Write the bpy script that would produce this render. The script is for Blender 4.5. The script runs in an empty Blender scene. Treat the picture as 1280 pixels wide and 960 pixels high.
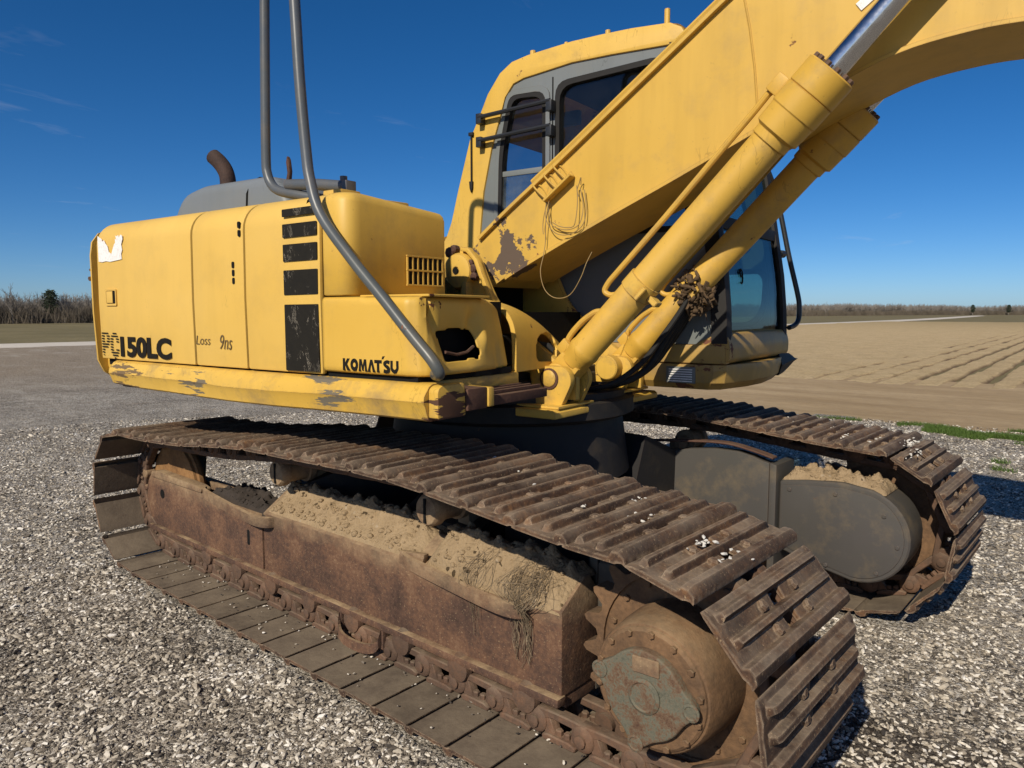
import bpy, bmesh, math, random
from mathutils import Vector, Matrix, noise as mnoise
random.seed(7)
R = math.radians
SC = bpy.context.scene
COL = SC.collection

# ------------------------------------------------------------------ camera
cam_d = bpy.data.cameras.new('camera')
cam = bpy.data.objects.new('camera', cam_d)
COL.objects.link(cam)
cam.location = (0, 0, 1.40)
cam.rotation_euler = (R(90 - 5.575), 0, R(41.15))
cam_d.sensor_width = 36.0
cam_d.lens = 922.0 / 1280.0 * 36.0
cam_d.clip_start = 0.05
cam_d.clip_end = 5000
SC.camera = cam

# ------------------------------------------------------------------ light
SUN_EL, SUN_AZ = 35.5, 167.8          # azimuth clockwise from +Y
SC.view_settings.view_transform = 'Standard'
SC.view_settings.look = 'None'
SC.view_settings.exposure = 0.0
SC.view_settings.gamma = 1.0
world = bpy.data.worlds.new('World')
SC.world = world
world.use_nodes = True
wn = world.node_tree
wn.nodes.clear()
w_out = wn.nodes.new('ShaderNodeOutputWorld')
w_bg = wn.nodes.new('ShaderNodeBackground')
w_bg.inputs['Strength'].default_value = 0.092
sky = wn.nodes.new('ShaderNodeTexSky')
sky.sky_type = 'NISHITA'
sky.sun_disc = False
sky.sun_elevation = R(SUN_EL)
sky.sun_rotation = R(SUN_AZ)
sky.altitude = 0
sky.air_density = 0.6
sky.dust_density = 0.45
sky.ozone_density = 6.0
# thin cirrus wisps
w_tc = wn.nodes.new('ShaderNodeTexCoord')
w_sep = wn.nodes.new('ShaderNodeSeparateXYZ')
wn.links.new(w_tc.outputs['Generated'], w_sep.inputs[0])
def wmath(op, a, b=None, c=None, clamp=False):
    n = wn.nodes.new('ShaderNodeMath'); n.operation = op; n.use_clamp = clamp
    for i, v in enumerate((a, b, c)):
        if v is None: continue
        if hasattr(v, 'links'): wn.links.new(v, n.inputs[i])
        else: n.inputs[i].default_value = v
    return n.outputs[0]
zc = wmath('MAXIMUM', w_sep.outputs['Z'], 0.03)
px_ = wmath('DIVIDE', w_sep.outputs['X'], zc)
py_ = wmath('DIVIDE', w_sep.outputs['Y'], zc)
w_cmb = wn.nodes.new('ShaderNodeCombineXYZ')
wn.links.new(wmath('MULTIPLY', px_, 0.55), w_cmb.inputs[0])
wn.links.new(wmath('MULTIPLY', py_, 0.30), w_cmb.inputs[1])
w_n1 = wn.nodes.new('ShaderNodeTexNoise'); w_n1.inputs['Scale'].default_value = 1.0
w_n1.inputs['Detail'].default_value = 7; w_n1.inputs['Roughness'].default_value = 0.62
w_n1.inputs['Distortion'].default_value = 0.4
wn.links.new(w_cmb.outputs[0], w_n1.inputs['Vector'])
w_r = wn.nodes.new('ShaderNodeMapRange')
w_r.inputs[1].default_value = 0.61; w_r.inputs[2].default_value = 0.80
w_r.inputs[3].default_value = 0.0; w_r.inputs[4].default_value = 0.42
wn.links.new(w_n1.outputs['Fac'], w_r.inputs[0])
w_fade = wn.nodes.new('ShaderNodeMapRange')
w_fade.inputs[1].default_value = 0.03; w_fade.inputs[2].default_value = 0.12
wn.links.new(w_sep.outputs['Z'], w_fade.inputs[0])
w_mix = wn.nodes.new('ShaderNodeMix'); w_mix.data_type = 'RGBA'
wn.links.new(wmath('MULTIPLY', w_r.outputs[0], w_fade.outputs[0]), w_mix.inputs[0])
wn.links.new(sky.outputs[0], w_mix.inputs[6])
w_mix.inputs[7].default_value = (6.5, 6.8, 7.4, 1)
w_hsv = wn.nodes.new('ShaderNodeHueSaturation')
w_hsv.inputs['Saturation'].default_value = 1.22
wn.links.new(w_mix.outputs[2], w_hsv.inputs['Color'])
wn.links.new(w_hsv.outputs[0], w_bg.inputs['Color'])
wn.links.new(w_bg.outputs[0], w_out.inputs['Surface'])

sun_d = bpy.data.lights.new('sun', 'SUN')
sun_d.energy = 4.9
sun_d.angle = R(0.53)
sun_d.color = (1.0, 0.905, 0.75)
sun = bpy.data.objects.new('sun', sun_d)
COL.objects.link(sun)
az = R(SUN_AZ)
to_sun = Vector((math.sin(az) * math.cos(R(SUN_EL)), math.cos(az) * math.cos(R(SUN_EL)), math.sin(R(SUN_EL))))
sun.rotation_euler = (-to_sun).to_track_quat('-Z', 'Y').to_euler()
sun.location = (0, -10, 12)

# ------------------------------------------------------------------ node helper
class NT:
    def __init__(self, name):
        self.m = bpy.data.materials.new(name)
        self.m.use_nodes = True
        self.t = self.m.node_tree
        self.b = self.t.nodes['Principled BSDF']
        self.pos = self.t.nodes.new('ShaderNodeNewGeometry')
        self.out = self.t.nodes['Material Output']
    def put(self, sock, v):
        if hasattr(v, 'links'): self.t.links.new(v, sock)
        elif isinstance(v, (tuple, list)):
            sock.default_value = tuple(v) + ((1,) if len(v) == 3 and len(sock.default_value) == 4 else ())
        else: sock.default_value = v
    def scale(self, s, vec=None):
        n = self.t.nodes.new('ShaderNodeMapping')
        self.put(n.inputs['Vector'], vec if vec is not None else self.pos.outputs['Position'])
        n.inputs['Scale'].default_value = s if isinstance(s, tuple) else (s, s, s)
        return n.outputs[0]
    def noise(self, scale, detail=5, rough=0.55, vec=None, dist=0.0):
        n = self.t.nodes.new('ShaderNodeTexNoise')
        self.put(n.inputs['Vector'], vec if vec is not None else self.pos.outputs['Position'])
        n.inputs['Scale'].default_value = scale; n.inputs['Detail'].default_value = detail
        n.inputs['Roughness'].default_value = rough; n.inputs['Distortion'].default_value = dist
        return n.outputs['Fac']
    def voro(self, scale, vec=None, out='Distance', feature='F1', rnd=1.0):
        n = self.t.nodes.new('ShaderNodeTexVoronoi'); n.feature = feature
        self.put(n.inputs['Vector'], vec if vec is not None else self.pos.outputs['Position'])
        n.inputs['Scale'].default_value = scale; n.inputs['Randomness'].default_value = rnd
        return n.outputs[out]
    def ramp(self, fac, stops, interp='LINEAR'):
        n = self.t.nodes.new('ShaderNodeValToRGB'); n.color_ramp.interpolation = interp
        e = n.color_ramp.elements
        while len(e) < len(stops): e.new(0.5)
        for el, (p, c) in zip(e, stops):
            el.position = p
            el.color = (c, c, c, 1) if not isinstance(c, tuple) else tuple(c) + (1,)
        self.put(n.inputs[0], fac)
        return n.outputs[0]
    def mix(self, f, a, b):
        n = self.t.nodes.new('ShaderNodeMix'); n.data_type = 'RGBA'
        self.put(n.inputs[0], f); self.put(n.inputs[6], a); self.put(n.inputs[7], b)
        return n.outputs[2]
    def math(self, op, a, b=0.0, clamp=False):
        n = self.t.nodes.new('ShaderNodeMath'); n.operation = op; n.use_clamp = clamp
        self.put(n.inputs[0], a); self.put(n.inputs[1], b)
        return n.outputs[0]
    def rng(self, v, a, b, c=0.0, d=1.0):
        n = self.t.nodes.new('ShaderNodeMapRange')
        self.put(n.inputs[0], v)
        for i, x in zip((1, 2, 3, 4), (a, b, c, d)): n.inputs[i].default_value = x
        return n.outputs[0]
    def near(self, p, r0, r1):
        n = self.t.nodes.new('ShaderNodeVectorMath'); n.operation = 'DISTANCE'
        self.put(n.inputs[0], self.pos.outputs['Position']); n.inputs[1].default_value = p
        return self.rng(n.outputs['Value'], r0, r1, 1.0, 0.0)
    def rand(self):
        n = self.t.nodes.new('ShaderNodeObjectInfo'); return n.outputs['Random']
    def nz(self):
        n = self.t.nodes.new('ShaderNodeSeparateXYZ'); self.put(n.inputs[0], self.pos.outputs['Normal']); return n.outputs['Z']
    def xyz(self, vec=None):
        n = self.t.nodes.new('ShaderNodeSeparateXYZ'); self.put(n.inputs[0], vec if vec is not None else self.pos.outputs['Position']); return n.outputs
    def bump(self, h, strength=0.3, dist=0.01, prev=None):
        n = self.t.nodes.new('ShaderNodeBump')
        n.inputs['Strength'].default_value = strength; n.inputs['Distance'].default_value = dist
        self.put(n.inputs['Height'], h)
        if prev is not None: self.put(n.inputs['Normal'], prev)
        return n.outputs[0]
    def done(self, color, rough=0.6, metal=0.0, normal=None, spec=None):
        self.put(self.b.inputs['Base Color'], color)
        self.put(self.b.inputs['Roughness'], rough)
        self.put(self.b.inputs['Metallic'], metal)
        if normal is not None: self.put(self.b.inputs['Normal'], normal)
        if spec is not None: self.put(self.b.inputs['Specular IOR Level'], spec)
        return self.m

S = Vector((-2.5, 2.835, 0.0))
YAW = R(5.5)
FU = Matrix.Translation(S) @ Matrix.Rotation(YAW, 4, 'Z')      # upper structure frame (u forward, v left, w up)
FW = Matrix.Identity(4)
def U2W(u, v, w): return tuple(FU @ Vector((u, v, w)))

def paint(name, a, b, chip=0.5, dirt=0.4, rust=(0.09, 0.035, 0.018), patches=(), rough=0.5, edge=0.5, streak=0.25, pst=None, psc=9.0):
    m = NT(name)
    c = m.mix(m.noise(1.7, 4, 0.6), a, b)
    st = m.noise(1.0, 4, 0.6, m.scale((9.0, 9.0, 0.9)))
    c = m.mix(m.math('MULTIPLY', m.rng(st, 0.45, 0.8), streak), c, tuple(x * 0.62 for x in a))
    fd_ = m.noise(0.9, 3, 0.5, m.scale((1.0, 1.0, 1.6)))
    c = m.mix(m.math('MULTIPLY', m.rng(fd_, 0.42, 0.68), 0.30), c, tuple(min(0.9, x * k) for x, k in zip(b, (1.06, 1.14, 1.7))))
    sc1 = m.noise(7.0, 4, 0.6, m.scale((1.0, 1.0, 0.25)), 0.8)
    scr = m.math('MULTIPLY', m.rng(m.math('ABSOLUTE', m.math('SUBTRACT', sc1, 0.5)), 0.006, 0.0), m.rng(m.noise(2.3, 4, 0.6), 0.56, 0.62))
    c = m.mix(m.math('MULTIPLY', scr, 0.55), c, tuple(x * 0.42 for x in a))
    # dusty film
    dn = m.noise(5.0, 7, 0.68)
    c = m.mix(m.math('MULTIPLY', m.rng(dn, 0.5, 0.75), dirt), c, (0.24, 0.17, 0.085))
    # fine speckles
    sp = m.noise(60.0, 3, 0.6)
    c = m.mix(m.math('MULTIPLY', m.rng(sp, 0.66, 0.74), 0.45 * dirt), c, (0.10, 0.07, 0.035))
    # chips
    cn = m.math('ADD', m.math('MULTIPLY', m.noise(14.0, 8, 0.7), 0.6), m.math('MULTIPLY', m.noise(3.1, 3, 0.5), 0.4))
    chipf = m.rng(cn, 0.665 - 0.05 * chip, 0.675 - 0.05 * chip)
    bv = m.t.nodes.new('ShaderNodeBevel'); bv.samples = 3; bv.inputs['Radius'].default_value = 0.007
    dt = m.t.nodes.new('ShaderNodeVectorMath'); dt.operation = 'DOT_PRODUCT'
    m.put(dt.inputs[0], bv.outputs[0]); m.put(dt.inputs[1], m.pos.outputs['Normal'])
    pt = m.math('ADD', m.math('SUBTRACT', 1.0, dt.outputs['Value']), m.math('MULTIPLY', m.math('SUBTRACT', m.noise(16.0, 6, 0.7), 0.66), 0.6))
    edgef = m.math('MULTIPLY', m.rng(pt, 0.02, 0.05), edge)
    edgef = m.math('MULTIPLY', edgef, m.rng(dt.outputs['Value'], 0.998, 0.99))
    f = m.math('MAXIMUM', m.math('MULTIPLY', chipf, 1.0 if chip > 0 else 0.0), edgef)
    h = f
    for (p, r0, r1, th, colr) in patches:
        pn = m.math('ADD', m.noise(psc, 6, 0.66, m.scale(pst) if pst else None), m.math('MULTIPLY', m.near(p, r0, r1), 0.30))
        pf = m.rng(pn, th, th + 0.012)
        c = m.mix(pf, c, colr)
        h = m.math('MAXIMUM', h, pf)
    rc = m.mix(m.noise(30.0, 5, 0.6), rust, tuple(min(1, x * 2.3) for x in rust))
    c = m.mix(f, c, rc)
    nrm = m.bump(m.math('SUBTRACT', m.math('MULTIPLY', m.noise(35.0, 6, 0.6), 0.25), m.math('MULTIPLY', h, 0.7)), 0.35, 0.003)
    nrm = m.bump(m.noise(3.0, 3, 0.5), 0.18, 0.02, nrm)
    return m.done(c, m.mix(h, (rough,) * 3, (0.85,) * 3), 0.0, nrm, 0.4)

YA, YB = (0.565, 0.335, 0.042), (0.655, 0.415, 0.078)
M = {}
M['yellow'] = paint('yellow_paint', YA, YB, 0.3, 0.42)
M['yellow_door'] = paint('yellow_door_paint', (0.62, 0.385, 0.070), (0.67, 0.430, 0.095), 0.0, 0.16, edge=0.35, streak=0.2)
M['yellow_worn'] = paint('yellow_worn_paint', YA, YB, 0.9, 0.95, edge=1.0, pst=(4.0, 4.0, 34.0), psc=1.0, streak=0.4,
    patches=((U2W(-0.75, -1.31, 1.09), 0.05, 0.36, 0.815, (0.15, 0.125, 0.085)), (U2W(0.10, -1.31, 1.10), 0.05, 0.36, 0.812, (0.14, 0.12, 0.085)),
             (U2W(0.66, -1.22, 1.07), 0.03, 0.13, 0.68, (0.085, 0.04, 0.022)), (U2W(-1.35, -1.31, 1.08), 0.05, 0.40, 0.745, (0.15, 0.10, 0.05))))
M['yellow_tank'] = paint('yellow_tank_paint', YA, YB, 0.0, 0.25, edge=0.0,
    patches=((U2W(0.58, -1.22, 1.42), 0.02, 0.16, 0.845, (0.10, 0.035, 0.014)), (U2W(0.58, -1.02, 1.40), 0.02, 0.16, 0.845, (0.10, 0.035, 0.014)),
             (U2W(0.58, -0.90, 1.26), 0.02, 0.14, 0.845, (0.10, 0.035, 0.014))))
M['yellow_boom'] = paint('yellow_boom_paint', (0.535, 0.320, 0.044), (0.605, 0.380, 0.068), 0.12, 0.36, edge=0.6, streak=0.4,
    patches=((U2W(0.14, -0.20, 1.685), 0.05, 0.27, 0.742, (0.105, 0.075, 0.055)), (U2W(0.28, -0.20, 1.705), 0.02, 0.12, 0.77, (0.105, 0.075, 0.055))))
M['yellow_cyl'] = paint('yellow_cylinder_paint', (0.53, 0.305, 0.038), (0.61, 0.375, 0.062), 0.62, 0.6, edge=0.5)
M['yellow_dirty_shaded'] = paint('yellow_dirty_shaded_paint', (0.36, 0.225, 0.055), (0.44, 0.275, 0.07), 1.2, 1.0, edge=0.8, streak=0.6)  # base darkened for shade below the cab, besides real dirt and rust
M['gray'] = paint('gray_paint', (0.135, 0.150, 0.145), (0.165, 0.178, 0.168), 0.0, 0.12, edge=0.4, rough=0.5, rust=(0.07, 0.04, 0.025))
M['gray_pipe'] = paint('gray_pipe_paint', (0.062, 0.070, 0.072), (0.095, 0.104, 0.102), 0.5, 0.3, edge=0.5, rough=0.38, rust=(0.12, 0.05, 0.025))
M['gray_cover'] = paint('gray_cover_paint', (0.050, 0.050, 0.044), (0.072, 0.062, 0.050), 0.2, 0.45, edge=0.5, rough=0.6, rust=(0.065, 0.036, 0.022))
M['dark_shaded_frame'] = paint('dark_shaded_frame_paint', (0.012, 0.012, 0.012), (0.022, 0.019, 0.016), 0.3, 0.15, edge=0.3, rough=0.7, rust=(0.04, 0.022, 0.014))  # near-black base also stands in for shade under the upper structure

def rusty(name, stops, dust=0.5, dustc=(0.30, 0.235, 0.15), rough=0.8, bump=0.5, vary=0.25, speck=0.0, sc=1.0, spill=None, wear_and_light=0.0):
    m = NT(name)
    n = m.math('ADD', m.math('MULTIPLY', m.noise(6.0 * sc, 8, 0.68), 0.65), m.math('MULTIPLY', m.noise(60.0 * sc, 4, 0.6), 0.35))
    c = m.ramp(n, stops)
    c = m.mix(m.math('MULTIPLY', m.rand(), vary), c, tuple(x * 0.45 for x in stops[1][1]))
    up = m.rng(m.nz(), 0.25, 0.95)
    df = m.math('MULTIPLY', m.math('MULTIPLY', up, m.rng(m.noise(7.0, 6, 0.7), 0.35, 0.65)), dust)
    if spill:      # dirt that has run down from the top edge
        zz_ = m.math('ADD', m.xyz()[2], m.math('MULTIPLY', m.math('SUBTRACT', m.noise(4.0, 6, 0.7), 0.5), 0.16))
        df = m.math('MAXIMUM', df, m.math('MULTIPLY', m.rng(zz_, spill[0], spill[1]), m.rng(m.noise(11.0, 7, 0.75), 0.35, 0.60, 0.15, 0.8)))
    c = m.mix(df, c, dustc)
    if speck > 0:
        sp = m.noise(140.0, 3, 0.6)
        c = m.mix(m.math('MULTIPLY', m.rng(sp, 0.62, 0.70), speck), c, (0.42, 0.30, 0.17))
    if wear_and_light > 0:      # rubbed edges, lightened further to paint top light on the ribs
        bv = m.t.nodes.new('ShaderNodeBevel'); bv.samples = 3; bv.inputs['Radius'].default_value = 0.010
        dt = m.t.nodes.new('ShaderNodeVectorMath'); dt.operation = 'DOT_PRODUCT'
        m.put(dt.inputs[0], bv.outputs[0]); m.put(dt.inputs[1], m.pos.outputs['Normal'])
        wf = m.math('MULTIPLY', m.rng(dt.outputs['Value'], 0.985, 0.90), m.rng(m.noise(25.0, 6, 0.7), 0.35, 0.62))
        c = m.mix(m.math('MULTIPLY', wf, wear_and_light), c, (0.36, 0.27, 0.185))
    b = m.bump(m.noise(90.0, 5, 0.7), bump, 0.004)
    b = m.bump(m.noise(14.0, 6, 0.65), bump, 0.008, b)
    return m.done(c, rough, 0.0, b, 0.3)

M['shoe'] = rusty('rusty_shoe', [(0.34, (0.030, 0.019, 0.014)), (0.47, (0.066, 0.038, 0.025)), (0.57, (0.125, 0.066, 0.036)), (0.68, (0.25, 0.125, 0.050))], 0.80, (0.27, 0.21, 0.15), speck=0.6, vary=0.40, wear_and_light=0.9)
M['frame'] = rusty('rusty_frame', [(0.32, (0.040, 0.024, 0.018)), (0.46, (0.082, 0.046, 0.032)), (0.57, (0.140, 0.074, 0.044)), (0.70, (0.22, 0.135, 0.08))], 0.95, (0.35, 0.25, 0.145), speck=0.45, vary=0.05, spill=(0.40, 0.50))
M['link'] = rusty('rusty_link', [(0.30, (0.06, 0.038, 0.028)), (0.47, (0.11, 0.068, 0.046)), (0.60, (0.165, 0.09, 0.054)), (0.75, (0.23, 0.15, 0.10))], 0.6, (0.27, 0.21, 0.145), vary=0.4)
M['shoe_inner'] = rusty('dusty_shoe_inside', [(0.30, (0.09, 0.068, 0.05)), (0.48, (0.13, 0.10, 0.072)), (0.62, (0.165, 0.128, 0.09)), (0.75, (0.21, 0.165, 0.115))], 0.55, (0.25, 0.20, 0.14), vary=0.5, bump=0.3)
M['drive'] = rusty('rusty_drive', [(0.28, (0.055, 0.034, 0.022)), (0.45, (0.12, 0.070, 0.038)), (0.60, (0.19, 0.108, 0.055)), (0.76, (0.26, 0.165, 0.09))], 0.4, (0.36, 0.27, 0.16), vary=0.1)
M['cover'] = rusty('rusty_cover', [(0.34, (0.075, 0.075, 0.055)), (0.46, (0.125, 0.118, 0.085)), (0.52, (0.13, 0.080, 0.048)), (0.62, (0.075, 0.040, 0.026))], 0.3, sc=2.6, vary=0.0)
M['brown'] = rusty('brown_steel', [(0.30, (0.05, 0.028, 0.02)), (0.50, (0.085, 0.042, 0.03)), (0.75, (0.13, 0.07, 0.045))], 0.2, vary=0.0)
M['exhaust'] = rusty('burnt_exhaust', [(0.30, (0.022, 0.014, 0.012)), (0.50, (0.040, 0.024, 0.02)), (0.75, (0.075, 0.042, 0.03))], 0.1, vary=0.0)
M['idler'] = rusty('idler_steel', [(0.30, (0.10, 0.05, 0.022)), (0.50, (0.22, 0.115, 0.045)), (0.75, (0.33, 0.19, 0.08))], 0.2, vary=0.0)

def simple(name, col, rough=0.6, metal=0.0, var=0.25, nsc=20.0, bump=0.2, spec=None):
    m = NT(name)
    c = m.mix(m.noise(nsc, 5, 0.6), tuple(x * (1 - var) for x in col), tuple(min(1, x * (1 + var)) for x in col))
    return m.done(c, rough, metal, m.bump(m.noise(nsc * 3, 4, 0.6), bump, 0.002), spec)
M['rubber'] = simple('black_rubber', (0.014, 0.013, 0.012), 0.65, spec=0.3)
M['black'] = simple('black_plastic', (0.02, 0.021, 0.023), 0.35, spec=0.5)
M['interior'] = simple('dark_interior', (0.008, 0.008, 0.008), 0.85, spec=0.15)
m = NT('chrome_rod')
M['chrome'] = m.done((0.58, 0.58, 0.58), m.rng(m.noise(30.0, 5, .7), .3, .7, .12, .28), 1.0)
M['bolt'] = simple('rusty_bolt', (0.10, 0.055, 0.032), 0.75, var=0.5, nsc=60)
m = NT('white_paper')
ln_ = m.math('ABSOLUTE', m.math('SUBTRACT', m.noise(16.0, 5, 0.6, None, 1.5), 0.5))
M['white'] = m.done(m.mix(m.math('MULTIPLY', m.rng(ln_, .02, .0), .55), (0.76, 0.74, 0.72), (0.42, 0.36, 0.34)), .7, 0, None, .3)
M['faded_ink'] = simple('faded_ink', (0.13, 0.085, 0.03), 0.6, var=0.6, nsc=60)
M['ink'] = simple('black_ink', (0.010, 0.008, 0.005), 0.7, var=0.4, nsc=40, spec=0.2)
M['soil'] = simple('dark_soil', (0.035, 0.026, 0.02), 0.95, var=0.6, nsc=50, bump=0.8)
M['straw'] = simple('dry_straw', (0.20, 0.15, 0.095), 0.9, var=0.35)
M['wirec'] = simple('yellow_wire', (0.28, 0.19, 0.075), 0.7)
M['foam'] = simple('rotten_foam', (0.085, 0.052, 0.025), 0.95, var=0.6, nsc=35, bump=1.0)
def mk_decal():
    m = NT('black_decal')
    s1 = m.noise(4.0, 9, 0.72, m.scale((3.0, 3.0, 0.8)), 1.2)
    ln = m.math('ABSOLUTE', m.math('SUBTRACT', s1, 0.5))
    f = m.math('MULTIPLY', m.rng(ln, 0.004, 0.0), m.rng(m.noise(9.0, 4, 0.6), 0.5, 0.56))
    f2 = m.rng(m.noise(26.0, 6, 0.75), 0.70, 0.72)
    c = m.mix(m.noise(30.0, 5, 0.6), (0.009, 0.008, 0.006), (0.018, 0.015, 0.010))
    c = m.mix(m.math('MAXIMUM', f, f2), c, (0.52, 0.46, 0.36))
    return m.done(c, 0.65, 0.0, m.bump(m.noise(30.0, 5, 0.6), 0.2, 0.002), 0.2)
M['decal'] = mk_decal()
def mk_dirt(name, a, b, c3, dens):
    m = NT(name)
    n = m.noise(16.0, 8, 0.7)
    c = m.mix(n, a, b)
    vo = m.voro(75.0, out='Color')
    sep = m.xyz(vo)
    c = m.mix(m.math('MULTIPLY', m.rng(sep[0], dens, dens + 0.03), 0.8), c, c3)
    c = m.mix(m.rng(sep[1], 0.985, 0.99), c, tuple(x * 0.35 for x in a))
    h = m.math('ADD', m.math('MULTIPLY', m.voro(75.0), -0.5), m.noise(60.0, 6, 0.7))
    return m.done(c, 0.95, 0.0, m.bump(h, 0.8, 0.012), 0.2)
M['dirt'] = mk_dirt('dry_dirt', (0.20, 0.138, 0.075), (0.42, 0.31, 0.19), (0.46, 0.39, 0.30), 0.985)
def mk_glass(name, tint, refl=0.04, film=0.0):
    m = NT(name)
    t = m.t
    tr = t.nodes.new('ShaderNodeBsdfTransparent'); tr.inputs[0].default_value = tint + (1,)
    gl = t.nodes.new('ShaderNodeBsdfGlossy'); gl.inputs['Roughness'].default_value = 0.02
    lw = t.nodes.new('ShaderNodeLayerWeight'); lw.inputs['Blend'].default_value = 0.5
    fr = m.t.nodes.new('ShaderNodeMath'); fr.operation = 'POWER'; t.links.new(lw.outputs['Facing'], fr.inputs[0]); fr.inputs[1].default_value = 4.0
    fm = t.nodes.new('ShaderNodeMath'); fm.operation = 'MULTIPLY_ADD'; t.links.new(fr.outputs[0], fm.inputs[0]); fm.inputs[1].default_value = 0.55; fm.inputs[2].default_value = refl; fr = fm
    mx = t.nodes.new('ShaderNodeMixShader')
    t.links.new(fr.outputs[0], mx.inputs[0]); t.links.new(tr.outputs[0], mx.inputs[1]); t.links.new(gl.outputs[0], mx.inputs[2])
    df = t.nodes.new('ShaderNodeBsdfDiffuse'); df.inputs[0].default_value = (0.28, 0.30, 0.30, 1)
    mx2 = t.nodes.new('ShaderNodeMixShader')
    f = m.math('MULTIPLY', m.rng(m.noise(4.0, 7, 0.7), 0.35, 0.8), film)
    m.put(mx2.inputs[0], f)
    t.links.new(mx.outputs[0], mx2.inputs[1]); t.links.new(df.outputs[0], mx2.inputs[2])
    t.links.new(mx2.outputs[0], m.out.inputs['Surface'])
    return m.m
M['glass'] = mk_glass('dark_glass', (0.60, 0.63, 0.67), 0.045, 0.03)
M['glass_dirty'] = mk_glass('dusty_glass', (0.70, 0.78, 0.80), 0.05, 0.30)
M['glass_front'] = mk_glass('front_glass', (0.56, 0.68, 0.66), 0.02, 0.0)

# ------------------------------------------------------------------ mesh helpers
WM = {}
def finish(bm, name, sharp=32, recalc=True):
    if recalc: bmesh.ops.recalc_face_normals(bm, faces=bm.faces[:])
    me = bpy.data.meshes.new(name)
    bm.to_mesh(me); bm.free()
    me.shade_smooth()
    me.set_sharp_from_angle(angle=R(sharp))
    return me
def place(o, Wm, parent=None):
    WM[o] = Wm.copy()
    if parent is not None:
        o.parent = parent
        o.matrix_basis = WM[parent].inverted() @ Wm
    else:
        o.matrix_basis = Wm
def obj(name, bm, mat, parent=None, frame=FW, sharp=32, base=False, recalc=True):
    """link a bmesh (given in frame coordinates) as ONE object whose origin is its own middle"""
    n = max(1, len(bm.verts))
    xs = [v.co for v in bm.verts]
    lo = Vector((min(c.x for c in xs), min(c.y for c in xs), min(c.z for c in xs)))
    hi = Vector((max(c.x for c in xs), max(c.y for c in xs), max(c.z for c in xs)))
    c = (lo + hi) / 2
    if base: c.z = lo.z
    bmesh.ops.translate(bm, verts=bm.verts[:], vec=-c)
    me = finish(bm, name, sharp, recalc)
    mats = mat if isinstance(mat, (list, tuple)) else [mat]
    for k in mats: me.materials.append(M[k] if isinstance(k, str) else k)
    o = bpy.data.objects.new(name, me); COL.objects.link(o)
    place(o, frame @ Matrix.Translation(c), parent)
    return o
def shared(name, me, Wm, parent=None):
    o = bpy.data.objects.new(name, me); COL.objects.link(o)
    place(o, Wm, parent)
    return o
def tag(o, label=None, cat=None, group=None, kind=None):
    if label: o['label'] = label
    if cat: o['category'] = cat
    if group: o['group'] = group
    if kind: o['kind'] = kind
    return o
def empty(name, Wm):
    o = bpy.data.objects.new(name, None); COL.objects.link(o); o.empty_display_size = 0.3
    place(o, Wm); return o

def bevel_part(bm, faces, off, seg=2, ang=25):
    if off <= 0: return
    es = set()
    for f in faces:
        for e in f.edges:
            if len(e.link_faces) == 2 and e.calc_face_angle(0) > R(ang): es.add(e)
    bmesh.ops.bevel(bm, geom=list(es), offset=off, segments=seg, profile=0.6, affect='EDGES', clamp_overlap=True)
def box(bm, x0, x1, y0, y1, z0, z1, bev=0.0, seg=2, mtx=None):
    vs = [bm.verts.new((x, y, z)) for x in (x0, x1) for y in (y0, y1) for z in (z0, z1)]
    if mtx is not None:
        for v in vs: v.co = mtx @ v.co
    q = [(0, 1, 3, 2), (4, 6, 7, 5), (0, 4, 5, 1), (2, 3, 7, 6), (0, 2, 6, 4), (1, 5, 7, 3)]
    fs = [bm.faces.new([vs[i] for i in f]) for f in q]
    bmesh.ops.recalc_face_normals(bm, faces=fs)
    bevel_part(bm, fs, bev, seg)
AX = {'x': lambda a, p, q: (a, p, q), 'y': lambda a, p, q: (p, a, q), 'z': lambda a, p, q: (p, q, a)}
def prism(bm, poly, axis, a0, a1, bev=0.0, seg=2, ang=25):
    f = AX[axis]
    A = [bm.verts.new(f(a0, p, q)) for p, q in poly]
    B_ = [bm.verts.new(f(a1, p, q)) for p, q in poly]
    n = len(poly)
    fs = [bm.faces.new(A), bm.faces.new(B_[::-1])]
    for i in range(n): fs.append(bm.faces.new([A[i], A[(i + 1) % n], B_[(i + 1) % n], B_[i]]))
    bmesh.ops.recalc_face_normals(bm, faces=fs)
    bevel_part(bm, fs, bev, seg, ang)
def plate(bm, outer, holes, axis, a0, a1):
    """flat plate with holes, thickness a0..a1 along axis"""
    f = AX[axis]
    loops = [outer] + list(holes)
    ring = []
    es = []
    for lp in loops:
        vs = [bm.verts.new(f(a0, p, q)) for p, q in lp]
        ring.append(vs)
        for i in range(len(vs)): es.append(bm.edges.new((vs[i], vs[(i + 1) % len(vs)])))
    r = bmesh.ops.triangle_fill(bm, edges=es, use_beauty=True)
    fs = [g for g in r['geom'] if isinstance(g, bmesh.types.BMFace)]
    mp = {}
    for vs, lp in zip(ring, loops):
        for v, (p, q) in zip(vs, lp): mp[v] = bm.verts.new(f(a1, p, q))
    for fc in fs: bm.faces.new([mp[v] for v in reversed(fc.verts)])
    for vs in ring:
        for i in range(len(vs)):
            a, b = vs[i], vs[(i + 1) % len(vs)]
            bm.faces.new((a, b, mp[b], mp[a]))
def frame_of(d):
    d = Vector(d).normalized()
    up = Vector((0, 0, 1)) if abs(d.z) < 0.9 else Vector((1, 0, 0))
    s = d.cross(up).normalized()
    return d, s, s.cross(d).normalized()
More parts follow.
